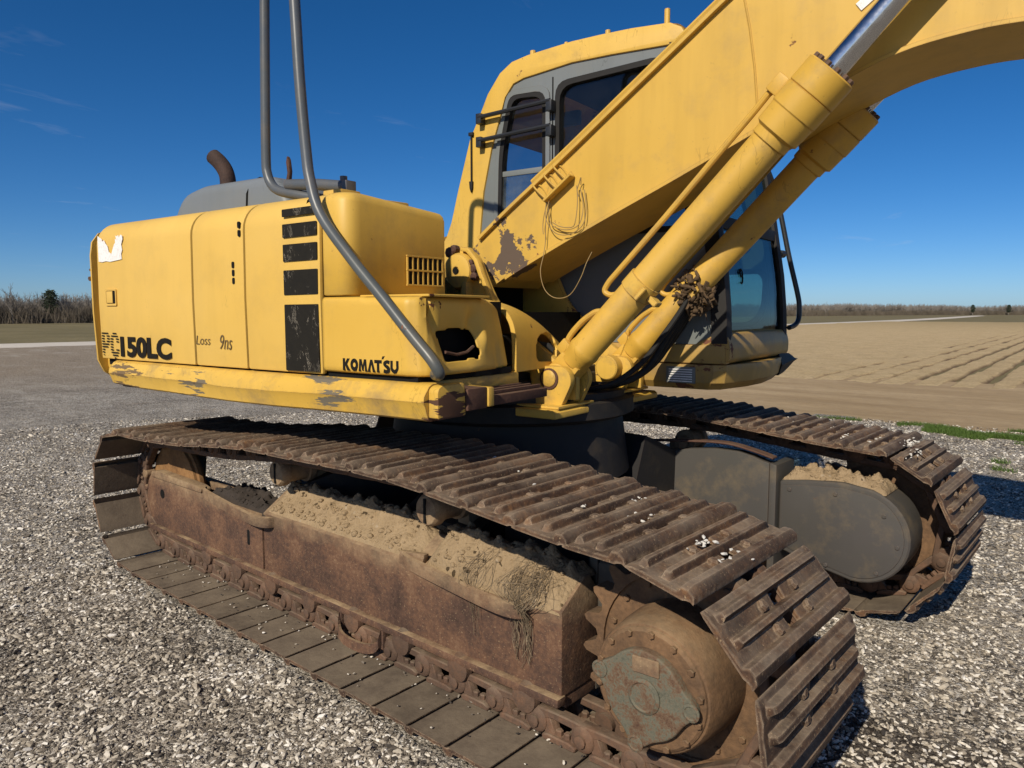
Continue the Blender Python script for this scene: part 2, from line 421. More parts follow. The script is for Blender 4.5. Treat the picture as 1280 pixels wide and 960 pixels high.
def lathe(bm, prof, p0, d, seg=24, cap=True):
    """prof: list of (t along d, radius)"""
    p0 = Vector(p0); d, s, t2 = frame_of(d)
    rings = []
    for t, r in prof:
        rings.append([bm.verts.new(p0 + d * t + (s * math.cos(2 * math.pi * k / seg) + t2 * math.sin(2 * math.pi * k / seg)) * max(r, 1e-4)) for k in range(seg)])
    for a, b in zip(rings, rings[1:]):
        for k in range(seg): bm.faces.new((a[k], a[(k + 1) % seg], b[(k + 1) % seg], b[k]))
    if cap:
        bm.faces.new(rings[0][::-1]); bm.faces.new(rings[-1])
def cyl(bm, p0, p1, r0, r1=None, seg=16, ch=0.0):
    p0 = Vector(p0); p1 = Vector(p1); L = (p1 - p0).length; r1 = r0 if r1 is None else r1
    prof = [(0, r0), (L, r1)] if ch <= 0 else [(0, r0 - ch), (ch, r0), (L - ch, r1), (L, r1 - ch)]
    lathe(bm, prof, p0, p1 - p0, seg)
def smooth_path(pts, n=6):
    P = [Vector(p) for p in pts]
    if len(P) < 3: return P
    out = []
    for i in range(len(P) - 1):
        a = P[max(i - 1, 0)]; b = P[i]; c = P[i + 1]; d = P[min(i + 2, len(P) - 1)]
        for k in range(n):
            t = k / n
            out.append(0.5 * ((2 * b) + (c - a) * t + (2 * a - 5 * b + 4 * c - d) * t * t + (3 * b - a - 3 * c + d) * t ** 3))
    out.append(P[-1]); return out
def round_path(pts, r, n=5):
    """polyline with corners rounded by radius r"""
    P = [Vector(p) for p in pts]; out = [P[0]]
    for a, b, c in zip(P, P[1:], P[2:]):
        d1 = (a - b); d2 = (c - b); k = min(r, d1.length * 0.49, d2.length * 0.49)
        p = b + d1.normalized() * k; q = b + d2.normalized() * k
        for i in range(n + 1):
            t = i / n
            out.append(p * (1 - t) ** 2 + b * 2 * t * (1 - t) + q * t * t)
    out.append(P[-1]); return out
def tube(bm, path, r, seg=8, cap=True):
    path = [Vector(p) for p in path]
    rings = []; nrm = None
    for i, p in enumerate(path):
        d = (path[min(i + 1, len(path) - 1)] - path[max(i - 1, 0)])
        if d.length < 1e-9: continue
        d.normalize()
        if nrm is None: nrm = frame_of(d)[1]
        nrm = (nrm - d * nrm.dot(d))
        if nrm.length < 1e-6: nrm = frame_of(d)[1]
        nrm.normalize(); bi = d.cross(nrm)
        rr = r(i / max(1, len(path) - 1)) if callable(r) else r
        rings.append([bm.verts.new(p + (nrm * math.cos(2 * math.pi * k / seg) + bi * math.sin(2 * math.pi * k / seg)) * rr) for k in range(seg)])
    for a, b in zip(rings, rings[1:]):
        for k in range(seg): bm.faces.new((a[k], a[(k + 1) % seg], b[(k + 1) % seg], b[k]))
    if cap and seg > 2:
        bm.faces.new(rings[0][::-1]); bm.faces.new(rings[-1])
def arc(cx, cy, r, a0, a1, n):
    return [(cx + r * math.cos(R(a0 + (a1 - a0) * i / n)), cy + r * math.sin(R(a0 + (a1 - a0) * i / n))) for i in range(n + 1)]
def rpoly(pts, r, n=4):
    """closed 2D polygon with rounded corners; r may be a list"""
    out = []; N = len(pts)
    for i in range(N):
        a = Vector(pts[i - 1]); b = Vector(pts[i]); c = Vector(pts[(i + 1) % N])
        rr = r[i] if isinstance(r, (list, tuple)) else r
        d1 = a - b; d2 = c - b; k = min(rr, d1.length * 0.49, d2.length * 0.49)
        if k <= 1e-6: out.append((b.x, b.y)); continue
        p = b + d1.normalized() * k; q = b + d2.normalized() * k
        for j in range(n + 1):
            t = j / n; s = p * (1 - t) ** 2 + b * 2 * t * (1 - t) + q * t * t
            out.append((s.x, s.y))
    return out
def NB(): return bmesh.new()
def hexbolt_mesh(name, r, h, mat):
    bm = NB(); lathe(bm, [(0, r), (h * 0.8, r), (h, r * 0.8)], (0, 0, 0), (0, 0, 1), 6)
    me = finish(bm, name, 30); me.materials.append(M[mat]); return me
def basis(origin, zdir, xdir=None):
    d, s, t = frame_of(zdir)
    m = Matrix((s.to_4d(), t.to_4d(), d.to_4d(), (0, 0, 0, 1))).transposed()
    m = Matrix(((s.x, t.x, d.x, origin[0]), (s.y, t.y, d.y, origin[1]), (s.z, t.z, d.z, origin[2]), (0, 0, 0, 1)))
    return m

# ================================================================== THE EXCAVATOR
EX = empty('excavator', Matrix.Translation(S))
tag(EX, 'weathered yellow tracked excavator with rusty crawler tracks standing on the gravel', 'excavator')

# ------------------------------------------------------------------ crawler tracks
IC, CR = Vector((-4.10, 0.405)), Vector((-0.955, 0.405))
RP = 0.314
NSHOE = 45
def pin_path():
    p = []
    for i in range(41):
        a = R(270 - 165 * i / 40); p.append((IC.x + 0.310 * math.cos(a), IC.y + 0.310 * math.sin(a)))
    top = [(-3.91, .703), (-3.55, .718), (-3.36, .730), (-3.165, .752), (-2.98, .769), (-2.78, .783), (-2.6, .787), (-2.43, .790), (-2.06, .797),
           (-1.87, .793), (-1.71, .781), (-1.51, .762), (-1.34, .745), (-1.15, .727)]
    sp = smooth_path([(p[-1][0], p[-1][1], 0)] + [(x, z, 0) for x, z in top] + [(CR.x + RP * math.cos(R(97)), CR.y + RP * math.sin(R(97)), 0)], 10)
    p += [(q.x, q.y) for q in sp[1:-1]]
    for i in range(61):
        a = R(97 - 187 * i / 60); p.append((CR.x + RP * math.cos(a), CR.y + RP * math.sin(a)))
    p.append((IC.x, IC.y - 0.31))
    return [Vector(q) for q in p]
PATH = pin_path()
CUM = [0.0]
for a, b in zip(PATH, PATH[1:]): CUM.append(CUM[-1] + (b - a).length)
def at_len(t):
    t %= CUM[-1]
    lo, hi = 0, len(CUM) - 1
    while hi - lo > 1:
        mid = (lo + hi) // 2
        if CUM[mid] <= t: lo = mid
        else: hi = mid
    k = (t - CUM[lo]) / max(1e-9, CUM[hi] - CUM[lo])
    return PATH[lo].lerp(PATH[hi], k)
def walk(t0, P, n):
    ts = [t0]; t = t0
    for i in range(n):
        a = at_len(t); lo, hi = t + P * 0.99, t + P * 1.25
        for _ in range(40):
            m_ = (lo + hi) / 2
            if (at_len(m_) - a).length < P: lo = m_
            else: hi = m_
        t = lo; ts.append(t)
    return ts
def chain(x_pin):
    t0 = min((abs(q.x - x_pin) + (0 if q.y > 0.6 else 9), CUM[i]) for i, q in enumerate(PATH))[1]
    lo, hi = 0.17, 0.20
    for _ in range(40):
        P = (lo + hi) / 2
        if walk(t0, P, NSHOE)[-1] - t0 < CUM[-1]: lo = P
        else: hi = P
    return [at_len(t) for t in walk(t0, lo, NSHOE)], lo
PINS, PITCH = chain(-1.152)
SH_W = 0.65
OFF = 0.052
def shoe_mesh():
    bm = NB()
    k = PITCH / 0.186
    o = [(-.004, .006), (.012, .012), (.020, .031), (.035, .035), (.044, .016), (.080, .012), (.087, .033), (.102, .035), (.111, .014), (.143, .014), (.151, .034), (.171, .037), (.189, .022), (.194, .007)]
    o = [(s * k, n) for s, n in o]
    ys = [0, .024, .034, .048, .285, .357, .602, .616, .626, SH_W]
    rows_o, rows_i = [], []
    ins = {10: (.163 * k, 0.0), 11: (.166 * k, .029), 12: (.187 * k, .016), 13: (.1935 * k, .002), 0: (-.004 * k, .002)}
    for j, y in enumerate(ys):
        e = {0: 0.0, 1: 0.0, 2: 0.8, 3: 1.0}.get(min(j, len(ys) - 1 - j), 1.0)
        ro, ri = [], []
        for i, (s, n) in enumerate(o):
            if i in (2, 3, 6, 7): n = .013 + (n - .013) * e
            end_ = j in (0, len(ys) - 1)
            if i in (10, 11) and j in (0, len(ys) - 1): n = n - (n - .012) * 0.25
            ro.append(bm.verts.new((s, y - SH_W / 2, OFF + n)))
            si, ni = ins.get(i, (s, 0.0))
            if end_ and i in (10, 11, 12): si, ni = {10: (.163 * k, 0.0), 11: (.172 * k, .004), 12: (.184 * k, .006)}[i]
            ri.append(bm.verts.new((si, y - SH_W / 2, OFF + ni)))
        rows_o.append(ro); rows_i.append(ri)
    n = len(o)
    HJ = 4
    for j in range(len(ys) - 1):
        for i in range(n - 1):
            if j == HJ and i in (4, 8):
                a, b = rows_o[j], rows_o[j + 1]; c, d = rows_i[j], rows_i[j + 1]
                bm.faces.new((a[i], c[i], d[i], b[i])); bm.faces.new((a[i + 1], b[i + 1], d[i + 1], c[i + 1]))
                bm.faces.new((a[i], a[i + 1], c[i + 1], c[i])); bm.faces.new((b[i], d[i], d[i + 1], b[i + 1]))
                continue
            bm.faces.new((rows_o[j][i], rows_o[j + 1][i], rows_o[j + 1][i + 1], rows_o[j][i + 1]))
            bm.faces.new((rows_i[j][i], rows_i[j][i + 1], rows_i[j + 1][i + 1], rows_i[j + 1][i])).material_index = 1
        bm.faces.new((rows_o[j][0], rows_i[j][0], rows_i[j + 1][0], rows_o[j + 1][0]))
        bm.faces.new((rows_o[j][-1], rows_o[j + 1][-1], rows_i[j + 1][-1], rows_i[j][-1]))
    for j in (0, len(ys) - 1):
        for i in range(n - 1): bm.faces.new((rows_o[j][i], rows_o[j][i + 1], rows_i[j][i + 1], rows_i[j][i]))
    for (s, y) in ((.062, .225), (.062, .425), (.127, .225), (.127, .425)):
        lathe(bm, [(0, .017), (.013, .017), (.018, .011)], (s * k, y - SH_W / 2, OFF + .010), (0, 0, 1), 6)
    me = finish(bm, 'track_shoe', 40); me.materials.append(M['shoe']); me.materials.append(M['shoe_inner']); return me
SHOE = shoe_mesh()
def link_mesh():
    bm = NB(); P = PITCH
    # local y: outward is -y; near face at y=-.022
    lathe(bm, [(0, .018), (.004, .036), (.010, .042), (.046, .042)], (P, -.026, 0), (0, 1, 0), 14)      # outer boss with pin
    lathe(bm, [(0, .013), (.003, .020), (.012, .020)], (P, -.037, 0), (0, 1, 0), 10)
    lathe(bm, [(0, .034), (.03, .034)], (0, .012, 0), (0, 1, 0), 12)
    rail = [(-.028, -.040), (.03, -.046), (P * .5, -.047), (P + .02, -.044), (P + .034, -.022), (P - .02, -.012), (.12, -.022), (.03, -.018), (-.02, -.006), (-.035, -.02)]
    prism(bm, rail, 'y', -.016, .024, .004, 1)
    foot = [(.026, .052), (.152, .052), (.158, .036), (.135, .028), (.05, .028), (.024, .036)]
    prism(bm, foot, 'y', -.024, .026, .004, 1)
    prism(bm, [(.105, .034), (.150, .034), (.165, -.02), (.130, -.026)], 'y', -.014, .022, .003, 1)
    prism(bm, [(.018, .040), (.052, .034), (.046, -.024), (.0, -.02)], 'y', -.010, .022, .003, 1)
    for s in (.068, .10):
        lathe(bm, [(0, .013), (.016, .013), (.02, .009)], (s, 0.0, .030), (0, 0, -1), 6)
    me = finish(bm, 'track_link', 40); me.materials.append(M['link']); return me
LINK = link_mesh()
LINK_R = LINK.copy(); LINK_R.name = 'track_link_mirrored'
for v in LINK_R.vertices: v.co.y = -v.co.y
LINK_R.flip_normals()
def chain_objects(cy, pins, outer_sign):
    for i in range(NSHOE):
        a, b = pins[i], pins[i + 1]
        d = (b - a).normalized()
        X = Vector((d.x, 0, d.y)); Z = Vector((-d.y, 0, d.x)); Y = Z.cross(X)
        # path turns clockwise seen from -y: outward is +90 deg of travel on top
        def mt(y): return Matrix(((X.x, Y.x, Z.x, a.x), (X.y, Y.y, Z.y, y), (X.z, Y.z, Z.z, a.y), (0, 0, 0, 1)))
        j = Matrix.Rotation(random.uniform(-.006, .006), 4, 'Y') @ Matrix.Translation((0, random.uniform(-.002, .002), 0))
        shared('track_shoe', SHOE, mt(cy) @ j, EX)
        shared('track_link', LINK, mt(cy - .070), EX)
        if True:
            shared('track_link', LINK_R, mt(cy + .070), EX)
NY, FY = 1.845, 3.825
chain_objects(NY, PINS, -1)
PINS_F, _ = chain(-1.06)
chain_objects(FY, PINS_F, 1)

def pin_phase(pins):
    for q in pins:
        if (q - CR).length < RP + .003 and q.x > CR.x: return math.degrees(math.atan2(q.y - CR.y, q.x - CR.x))
    return 0
BOLTG = hexbolt_mesh('guard_bolt', .0105, .006, 'gray_cover')
BOLT10 = hexbolt_mesh('drive_bolt', .0105, .010, 'drive')
def track_side(cy, sg, pins):
    """sg=-1: outer side faces -y.  Y(o): offset o outwards from the chain centre"""
    def Y(o): return cy + sg * o
    def ybox(bm, x0, x1, o0, o1, z0, z1, bev=0, seg=2):
        a, b = sorted((Y(o0), Y(o1))); box(bm, x0, x1, a, b, z0, z1, bev, seg)
    def yprism(bm, poly, o0, o1, bev=0, seg=2):
        a, b = sorted((Y(o0), Y(o1))); prism(bm, poly, 'y', a, b, bev, seg)
    # main frame beam
    bm = NB()
    sec = [(.075, .19), (.075, .468), (-.048, .552), (-.075, .552), (-.135, .47), (-.135, .19)]
    prism(bm, [(Y(o), z) for o, z in sec], 'x', -3.09, -1.340, .006, 2)
    fr = obj('track_frame', bm, 'frame', EX)
    bm = NB()
    poly = rpoly([(-4.335, .245), (-4.345, .40), (-4.29, .478), (-3.66, .478), (-3.60, .462), (-3.094, .462), (-3.094, .195), (-4.28, .195)], [.03, .05, .03, .02, .02, .002, .002, .04])
    yprism(bm, poly, .046, .080, .006); yprism(bm, poly, -.10, -.05, .006); ybox(bm, -3.70, -3.10, -.10, .06, .20, .455, .01)
    yprism(bm, rpoly([(-4.27, .470), (-4.25, .503), (-4.19, .512), (-3.72, .500), (-3.665, .49), (-3.665, .470)], .02), .035, .090, .008)
    for (x, z, r) in ((-4.355, .47, .028), (-4.35, .39, .018), (-4.35, .31, .016)):
        cyl(bm, (x, Y(.03), z), (x, Y(.088), z), r, None, 12, .006)
    obj('idler_yoke', bm, 'frame', EX)
    bm = NB()
    for (x, z, rx) in ((-4.145, .385, .026),):
        cyl(bm, (x, Y(.05), z), (x, Y(.0815), z), rx, None, 12)
    ybox(bm, -3.235, -3.205, .03, .0815, .285, .365, .008)
    obj('frame_hole', bm, 'interior', fr)
    bm = NB()
    yprism(bm, rpoly([(-4.235, .20), (-4.12, .085), (-3.80, .060), (-3.79, .20)], .015), .03, .062, .004)
    ybox(bm, -3.80, -3.785, .028, .082, .06, .196, .004)
    obj('idler_guard', bm, 'frame', EX)
    bm = NB()
    ybox(bm, -4.285, -1.333, .058, .104, .166, .196, .008)
    ybox(bm, -3.78, -1.345, -.12, .046, .142, .189, .004)
    obj('frame_rail', bm, 'frame', EX)
    # ledges (pocket lips) on the outer face
    for (x0, x1, cut) in ((-3.655, -2.99, 0), (-2.09, -1.465, 1)):
        bm = NB()
        L = x1 - x0
        pth = [(x0, .074), (x0 + .05, .100), (x0 + L * .55, .126), (x0 + L * .84, .134), (x0 + L * .965, .112), (x1, .062)]
        sp = smooth_path([(x, o, 0) for x, o in pth], 5)
        z0 = [.452 - .035 * (p.x - x0) / L for p in sp]
        inner = [bm.verts.new((p.x, Y(p.y - .013), z + .05)) for p, z in zip(sp, z0)]
        outer = [bm.verts.new((p.x, Y(p.y), z + .045)) for p, z in zip(sp, z0)]
        ob = [bm.verts.new((p.x, Y(p.y), z)) for p, z in zip(sp, z0)]
        ib = [bm.verts.new((p.x, Y(min(p.y - .013, .06)), z - .006)) for p, z in zip(sp, z0)]
        rows = [inner, outer, ob, ib]
        for i in range(len(sp) - 1):
            for r_ in range(4): bm.faces.new((rows[r_][i], rows[r_][i + 1], rows[(r_ + 1) % 4][i + 1], rows[(r_ + 1) % 4][i]))
        bm.faces.new([r_[0] for r_ in rows]); bm.faces.new([r_[-1] for r_ in rows][::-1])
        if cut:
            yprism(bm, [(x0 - .03, .45), (x0 + .10, .45), (x0 + .12, .515), (x0 - .02, .50)], .055, .078, .003)
        obj('frame_lip', bm, 'frame', fr)
    # rollers
    for i in range(8):
        x = -3.62 + i * .306
        bm = NB()
        lathe(bm, [(0, .022), (.006, .048), (.03, .052), (.032, .040), (.10, .058), (.112, .058), (.114, .046), (.148, .046), (.15, .058), (.24, .058)], (x, Y(.105), .150), (0, -sg, 0), 18)
        obj('track_roller', bm, 'link', EX)
    bm = NB()
    for x in (-2.47, -2.20):
        ybox(bm, x - .010, x + .010, .07, .10, .09, .17, .003)
    pp = smooth_path([(-2.47, Y(.10), .16), (-2.455, Y(.12), .105), (-2.40, Y(.135), .082), (-2.28, Y(.135), .082), (-2.21, Y(.12), .105), (-2.20, Y(.10), .16)], 4)
    for p, q in zip(pp, pp[1:]):
        a = [bm.verts.new((p.x, p.y, p.z - .02)), bm.verts.new((p.x, p.y, p.z + .02)), bm.verts.new((q.x, q.y, q.z + .02)), bm.verts.new((q.x, q.y, q.z - .02))]
        bm.faces.new(a)
        b = [bm.verts.new((v.co.x, v.co.y - sg * .012, v.co.z)) for v in a]
        bm.faces.new(b[::-1])
        for k in range(4): bm.faces.new((a[k], b[k], b[(k + 1) % 4], a[(k + 1) % 4]))
    obj('chain_guard', bm, 'frame', EX, recalc=True)
    for x, z in ((-2.97, .672), (-1.965, .680)):
        bm = NB()
        lathe(bm, [(0, .020), (.004, .052), (.012, .058), (.020, .062), (.05, .062), (.052, .050), (.15, .050), (.152, .062), (.18, .062)], (x, Y(.078), z), (0, -sg, 0), 20)
        cyl(bm, (x, Y(-.08), z), (x, Y(-.20), z), .03)
        ybox(bm, x - .03, x + .03, -.22, -.12, .50, z + .01, .004)
        r_ = obj('carrier_roller', bm, 'frame', EX)
        bm = NB(); ybox(bm, x - .006, x + .006, .076, .081, z - .045, z + .045)
        obj('roller_slot', bm, 'interior', r_)
    # idler
    bm = NB()
    lathe(bm, [(0, .05), (.004, .15), (.008, .235), (.014, .262), (.03, .262), (.034, .280), (.054, .280), (.058, .262), (.074, .262), (.08, .235), (.084, .15), (.088, .05)], (IC.x, Y(.044), IC.y), (0, -sg, 0), 40)
    obj('idler_wheel', bm, 'idler', EX)
    # sprocket
    ph = pin_phase(pins)
    bm = NB()
    poly = []
    for k in range(21):
        c = ph + 360 / 21 * (k + .5)
        for da, r_ in ((-8.2, .283), (-5.2, .290), (-2.2, .330), (0.0, .338), (2.2, .330), (5.2, .290)):
            poly.append((CR.x + r_ * math.cos(R(c + da)), CR.y + r_ * math.sin(R(c + da))))
    ring_in = arc(CR.x, CR.y, .262, 0, 360, 48)[:-1]
    a, b = sorted((Y(.028), Y(-.028)))
    plate(bm, poly, [ring_in], 'y', a, b)
    spk = obj('drive_sprocket', bm, 'drive', EX, sharp=50)
    bm = NB()
    lathe(bm, [(0, .10), (0, .268), (.022, .270), (.03, .10)], (CR.x, Y(.018), CR.y), (0, -sg, 0), 48)
    obj('sprocket_disc', bm, 'drive', spk)
    for k in range(16):
        an = R(k * 22.5 + 6)
        shared('bolt', BOLT10, basis((CR.x + .237 * math.cos(an), Y(.018), CR.y + .237 * math.sin(an)), (0, sg, 0)), spk)
    # final drive
    bm = NB()
    lathe(bm, [(0, .10), (.0, .156), (.006, .164), (.012, .166), (.014, .171), (.022, .176), (.10, .186), (.15, .189), (.17, .189), (.20, .189)], (CR.x, Y(.205), CR.y), (0, -sg, 0), 48)
    fd = obj('final_drive', bm, 'drive', EX)
    bm = NB()
    pts = []
    for k in range(72):
        t = 360 * k / 72
        r_ = .121
        for (tc, hh, w) in ((167, .031, 15), (262, .031, 15), (2, .031, 15)):
            dd = (t - tc + 180) % 360 - 180
            r_ += hh * math.exp(-(dd / w) ** 2)
        pts.append((CR.x + (-1 if sg > 0 else 1) * r_ * math.cos(R(t)) * 1, CR.y - .006 + r_ * math.sin(R(t))))
    yprism(bm, pts, .200, .232, .010, 3)
    cv = obj('drive_cover', bm, 'cover', fd, sharp=40)
    bm = NB()
    lathe(bm, [(0, .048), (.005, .048), (.008, .043), (.010, .039), (.006, .035), (.008, .01)], (CR.x + .004, Y(.231), CR.y - .005), (0, sg, 0), 28)
    obj('cover_boss', bm, 'cover', cv)
    bm = NB()
    for k in range(3):
        t = (167, 262, 2)[k]
        lathe(bm, [(0, .024), (.004, .024), (.006, .018), (.003, .015), (.004, .004)], (CR.x + .139 * math.cos(R(t)), Y(.231), CR.y - .006 + .139 * math.sin(R(t))), (0, sg, 0), 18)
    obj('cover_plug', bm, 'cover', cv)
    bm = NB()
    mt = Matrix.Translation((CR.x + .008, Y(.2335), CR.y + .078)) @ Matrix.Rotation(R(2) * sg, 4, 'Y')
    box(bm, -.040, .040, -.0035, .0035, -.022, .022, .002, 1, mt)
    obj('name_plate', bm, 'frame', cv)
    for k in range(14):
        an = R(k * 360 / 14 + 10)
        shared('bolt', BOLT10, basis((CR.x + .153 * math.cos(an), Y(.204), CR.y + .153 * math.sin(an)), (0, sg, 0)), fd)
    # inner guard covers
    bm = NB()
    p1 = [(-2.17, .20), (-2.165, .44), (-2.145, .51), (-2.10, .575), (-2.04, .622), (-1.95, .660), (-1.80, .690), (-1.67, .706), (-1.54, .706), (-1.47, .692), (-1.424, .676), (-1.382, .667), (-1.382, .20)]
    yprism(bm, p1, -.34, -.275, .006)
    obj('motor_guard', bm, 'gray_cover', EX)
    bm = NB()
    pth = [(-2.45, .60), (-2.30, .655), (-2.12, .69), (-1.80, .725), (-1.60, .735), (-1.45, .712), (-1.36, .690)]
    up = smooth_path([(x, z, 0) for x, z in pth], 5)
    poly = [(p.x, p.y + .010) for p in up] + [(p.x, p.y) for p in reversed(up)]
    yprism(bm, poly, -.358, -.30, .003, 1)
    obj('guard_flange', bm, 'brown', EX)
    bm = NB()
    yprism(bm, [(-1.376, .14), (-1.376, .672), (-1.342, .664), (-1.342, .14)], -.352, -.12, .005)
    obj('guard_post', bm, 'gray_cover', EX)
    bm = NB()
    right = [(-1.333, .592)] + [(x, z) for x, z in ((-1.20, .610), (-1.04, .622))] + [(-.972 + .222 * math.cos(R(a_)), .392 + .222 * math.sin(R(a_))) for a_ in range(75, -96, -10)] + [(-1.20, .215), (-1.333, .255)]
    yprism(bm, right, -.335, -.10, .018, 3)
    mc = obj('motor_cover', bm, 'gray_cover', EX)
    bm = NB()
    inn = [(-1.318, .572), (-1.20, .588), (-1.04, .600)] + [(-.972 + .198 * math.cos(R(a_)), .392 + .198 * math.sin(R(a_))) for a_ in range(75, -96, -10)] + [(-1.19, .24), (-1.318, .28)]
    yprism(bm, inn, -.341, -.330, .003)
    obj('cover_plate', bm, 'gray_cover', mc)
    for (x, z) in ((-1.28, .555), (-1.07, .565), (-.86, .50), (-.80, .37), (-.88, .235), (-1.10, .225)):
        shared('bolt', BOLTG, basis((x, Y(-.340), z), (0, -sg, 0)), mc)
track_side(NY, -1, PINS)
track_side(FY, 1, PINS_F)

# car body between the tracks
bm = NB()
cyl(bm, (-2.5, 2.835, .62), (-2.5, 2.835, .90), .62, .58, 36)
box(bm, -3.0, -2.15, 2.40, 3.27, .42, .80, .03)
for sx in (-1, 1):
    for sy in (-1, 1):
        a = Vector((-2.5 + sx * .35, 2.835 + sy * .35, .62)); b = Vector((-2.5 + sx * (.62 if sx < 0 else .42), 2.835 + sy * .86, .46))
        d, s_, t_ = frame_of(b - a)
        vs = []
        for p, h, w in ((a, .17, .24), (b, .13, .20)):
            for q in ((-w, -h), (w, -h), (w, h), (-w, h)): vs.append(bm.verts.new(p + s_ * q[0] + t_ * q[1]))
        for k in range(4): bm.faces.new((vs[k], vs[(k + 1) % 4], vs[4 + (k + 1) % 4], vs[4 + k]))
        bm.faces.new(vs[3::-1]); bm.faces.new(vs[4:])
obj('car_body', bm, 'dark_shaded_frame', EX)
bm = NB()
lathe(bm, [(0, .60), (.02, .64), (.09, .64), (.10, .60), (.13, .60)], (-2.5, 2.835, .90), (0, 0, 1), 48)
obj('slewing_ring', bm, 'dark_shaded_frame', EX)

# ------------------------------------------------------------------ upper structure (u, v, w)
bm = NB()
box(bm, -1.50, .40, -1.22, 1.28, 1.03, 1.10, .01)
box(bm, -1.3, .36, -.45, .45, .99, 1.13, .01)
deck = obj('swing_deck', bm, 'dark_shaded_frame', EX, FU)
# side rail: bulged apron
def rail(v0, sgn, name):
    bm = NB()
    us = [-1.50, -1.44, -1.2, -.95, -.75, -.5, -.2, .1, .4, .56, .612]
    prof = [(.10, 1.165), (.045, 1.166), (.028, 1.158), (.004, 1.128), (0, 1.108), (.008, 1.092), (.022, 1.050), (.03, 1.044), (.10, 1.044)]
    rows = []
    for i, u in enumerate(us):
        dent = .022 * math.exp(-((u + .72) / .12) ** 2) + .014 * math.exp(-((u - .05) / .15) ** 2) + .012 * math.exp(-((u + 1.3) / .1) ** 2)
        row = []
        for k, (d, z) in enumerate(prof):
            dd = d + (dent if 2 < k < 6 else 0)
            if i == 0: dd = d * .6 + .05; z = z + (.05 if z < 1.1 else -.02)
            zz = z - .012 * math.exp(-((u + .4) / .5) ** 2) * (1 if k > 3 else .2) + (.01 if (u < -1.3 and k > 5) else 0)
            row.append(bm.verts.new((u, v0 + sgn * (-dd), zz)))
        rows.append(row)
    for a, b in zip(rows, rows[1:]):
        for k in range(len(prof)): bm.faces.new((a[k], a[(k + 1) % len(prof)], b[(k + 1) % len(prof)], b[k]))
    bm.faces.new(rows[0][::-1]); bm.faces.new(rows[-1])
    return obj('side_rail', bm, 'yellow_worn', EX, FU, sharp=28)
rail(-1.312, -1, 'r'); rail(1.312, 1, 'l')
bm = NB()   # front end of the rail and the rusty step
prism(bm, rpoly([(-1.29, 1.052), (-1.29, 1.150), (-1.27, 1.163), (-1.155, 1.165), (-1.15, 1.052)], .012), 'x', .613, .655, .008)
obj('rail_end', bm, 'yellow_worn', EX, FU)
bm = NB()
box(bm, .56, .664, -1.149, -1.045, 1.068, 1.142, .004)
obj('step_plate', bm, 'brown', EX, FU)
bm = NB()
box(bm, .56, .672, -1.043, -1.012, 1.072, 1.140, .006)
obj('step_end', bm, 'yellow_worn', EX, FU)
bm = NB()
box(bm, .42, .660, -1.010, -.655, 1.072, 1.106, .003)
for k in range(5):
    box(bm, .44 + k * .045, .452 + k * .045, -1.005, -.66, 1.1065, 1.120, .002, 1)
box(bm, .40, .412, -.86, -.66, 1.107, 1.155, .003)
obj('foot_step', bm, 'brown', EX, FU)
bm = NB()
prism(bm, [(-1.24, 1.10), (-1.24, 1.164), (-.66, 1.164), (-.66, 1.10)], 'x', .30, .53, .01)
prism(bm, [(-.655, 1.06), (-.655, 1.150), (-.45, 1.150), (-.45, 1.06)], 'x', .10, .38, .01)
obj('deck_beam', bm, 'yellow_worn', EX, FU)

# doors
DV = -1.270
def door_shell(u0, u1, bev=.006):
    bm = NB()
    top = 1.838; r = .115
    outp = [(DV, 1.171), (DV - .004, 1.45), (DV, top - r)] + arc(DV + r, top - r, r, 180, 90, 8)[1:] + [(-.80, top + .008)]
    t = .022
    inp = [(-.80, top - t)] + [(DV + r - (r - t) * math.cos(R(a_)), top - r + (r - t) * math.sin(R(a_))) for a_ in range(90, -1, -15)] + [(DV + t, 1.171)]
    prism(bm, outp + inp, 'x', u0, u1, bev, 2, 40)
    return bm
bm = NB(); box(bm, -1.70, -1.50, DV + .05, -.80, 1.10, 1.78, .03); obj('rear_recess', bm, 'yellow', EX, FU)
d1 = obj('side_door', door_shell(-1.580, -.7565, .010), 'yellow_door', EX, FU)
d2 = obj('side_door', door_shell(-.7455, -.3835, .010), 'yellow_door', EX, FU)
d3 = obj('side_door', door_shell(-.3745, .0765, .010), 'yellow_door', EX, FU)
bm = NB()
box(bm, -1.56, .07, DV + .026, -.80, 1.14, 1.70)
obj('engine_bay', bm, 'interior', EX, FU)
# counterweight
bm = NB()
def cw_plan(off, zsh):
    pts = [(-1.638, -1.270 + off), (-1.665, -1.264 + off), (-1.70, -1.240 + off), (-1.78, -1.15 + off * .6), (-2.02, -.85 + off * .4), (-2.20, -.45), (-2.26, 0)]
    sp = smooth_path([(a, b, 0) for a, b in pts], 4)
    h = [(p.x + off * .5, p.y) for p in sp]
    return h + [(x, -y) for x, y in reversed(h[:-1])]
levels = [(1.075, .06), (1.10, .03), (1.16, .008), (1.40, 0), (1.68, 0), (1.745, .008), (1.79, .035), (1.815, .085), (1.823, .16)]
rows = []
for z, off in levels:
    rows.append([bm.verts.new((x, y, z + (0 if off < .1 else 0))) for x, y in cw_plan(off, z)])
for a, b in zip(rows, rows[1:]):
    for k in range(len(a) - 1): bm.faces.new((a[k], a[k + 1], b[k + 1], b[k]))
bm.faces.new(rows[0][::-1]); bm.faces.new(rows[-1])
bm.faces.new([r_[0] for r_ in rows] + [r_[-1] for r_ in reversed(rows)])
cw = obj('counterweight', bm, 'yellow', EX, FU, sharp=40)
bm = NB()
for z in (1.585, 1.60): pass
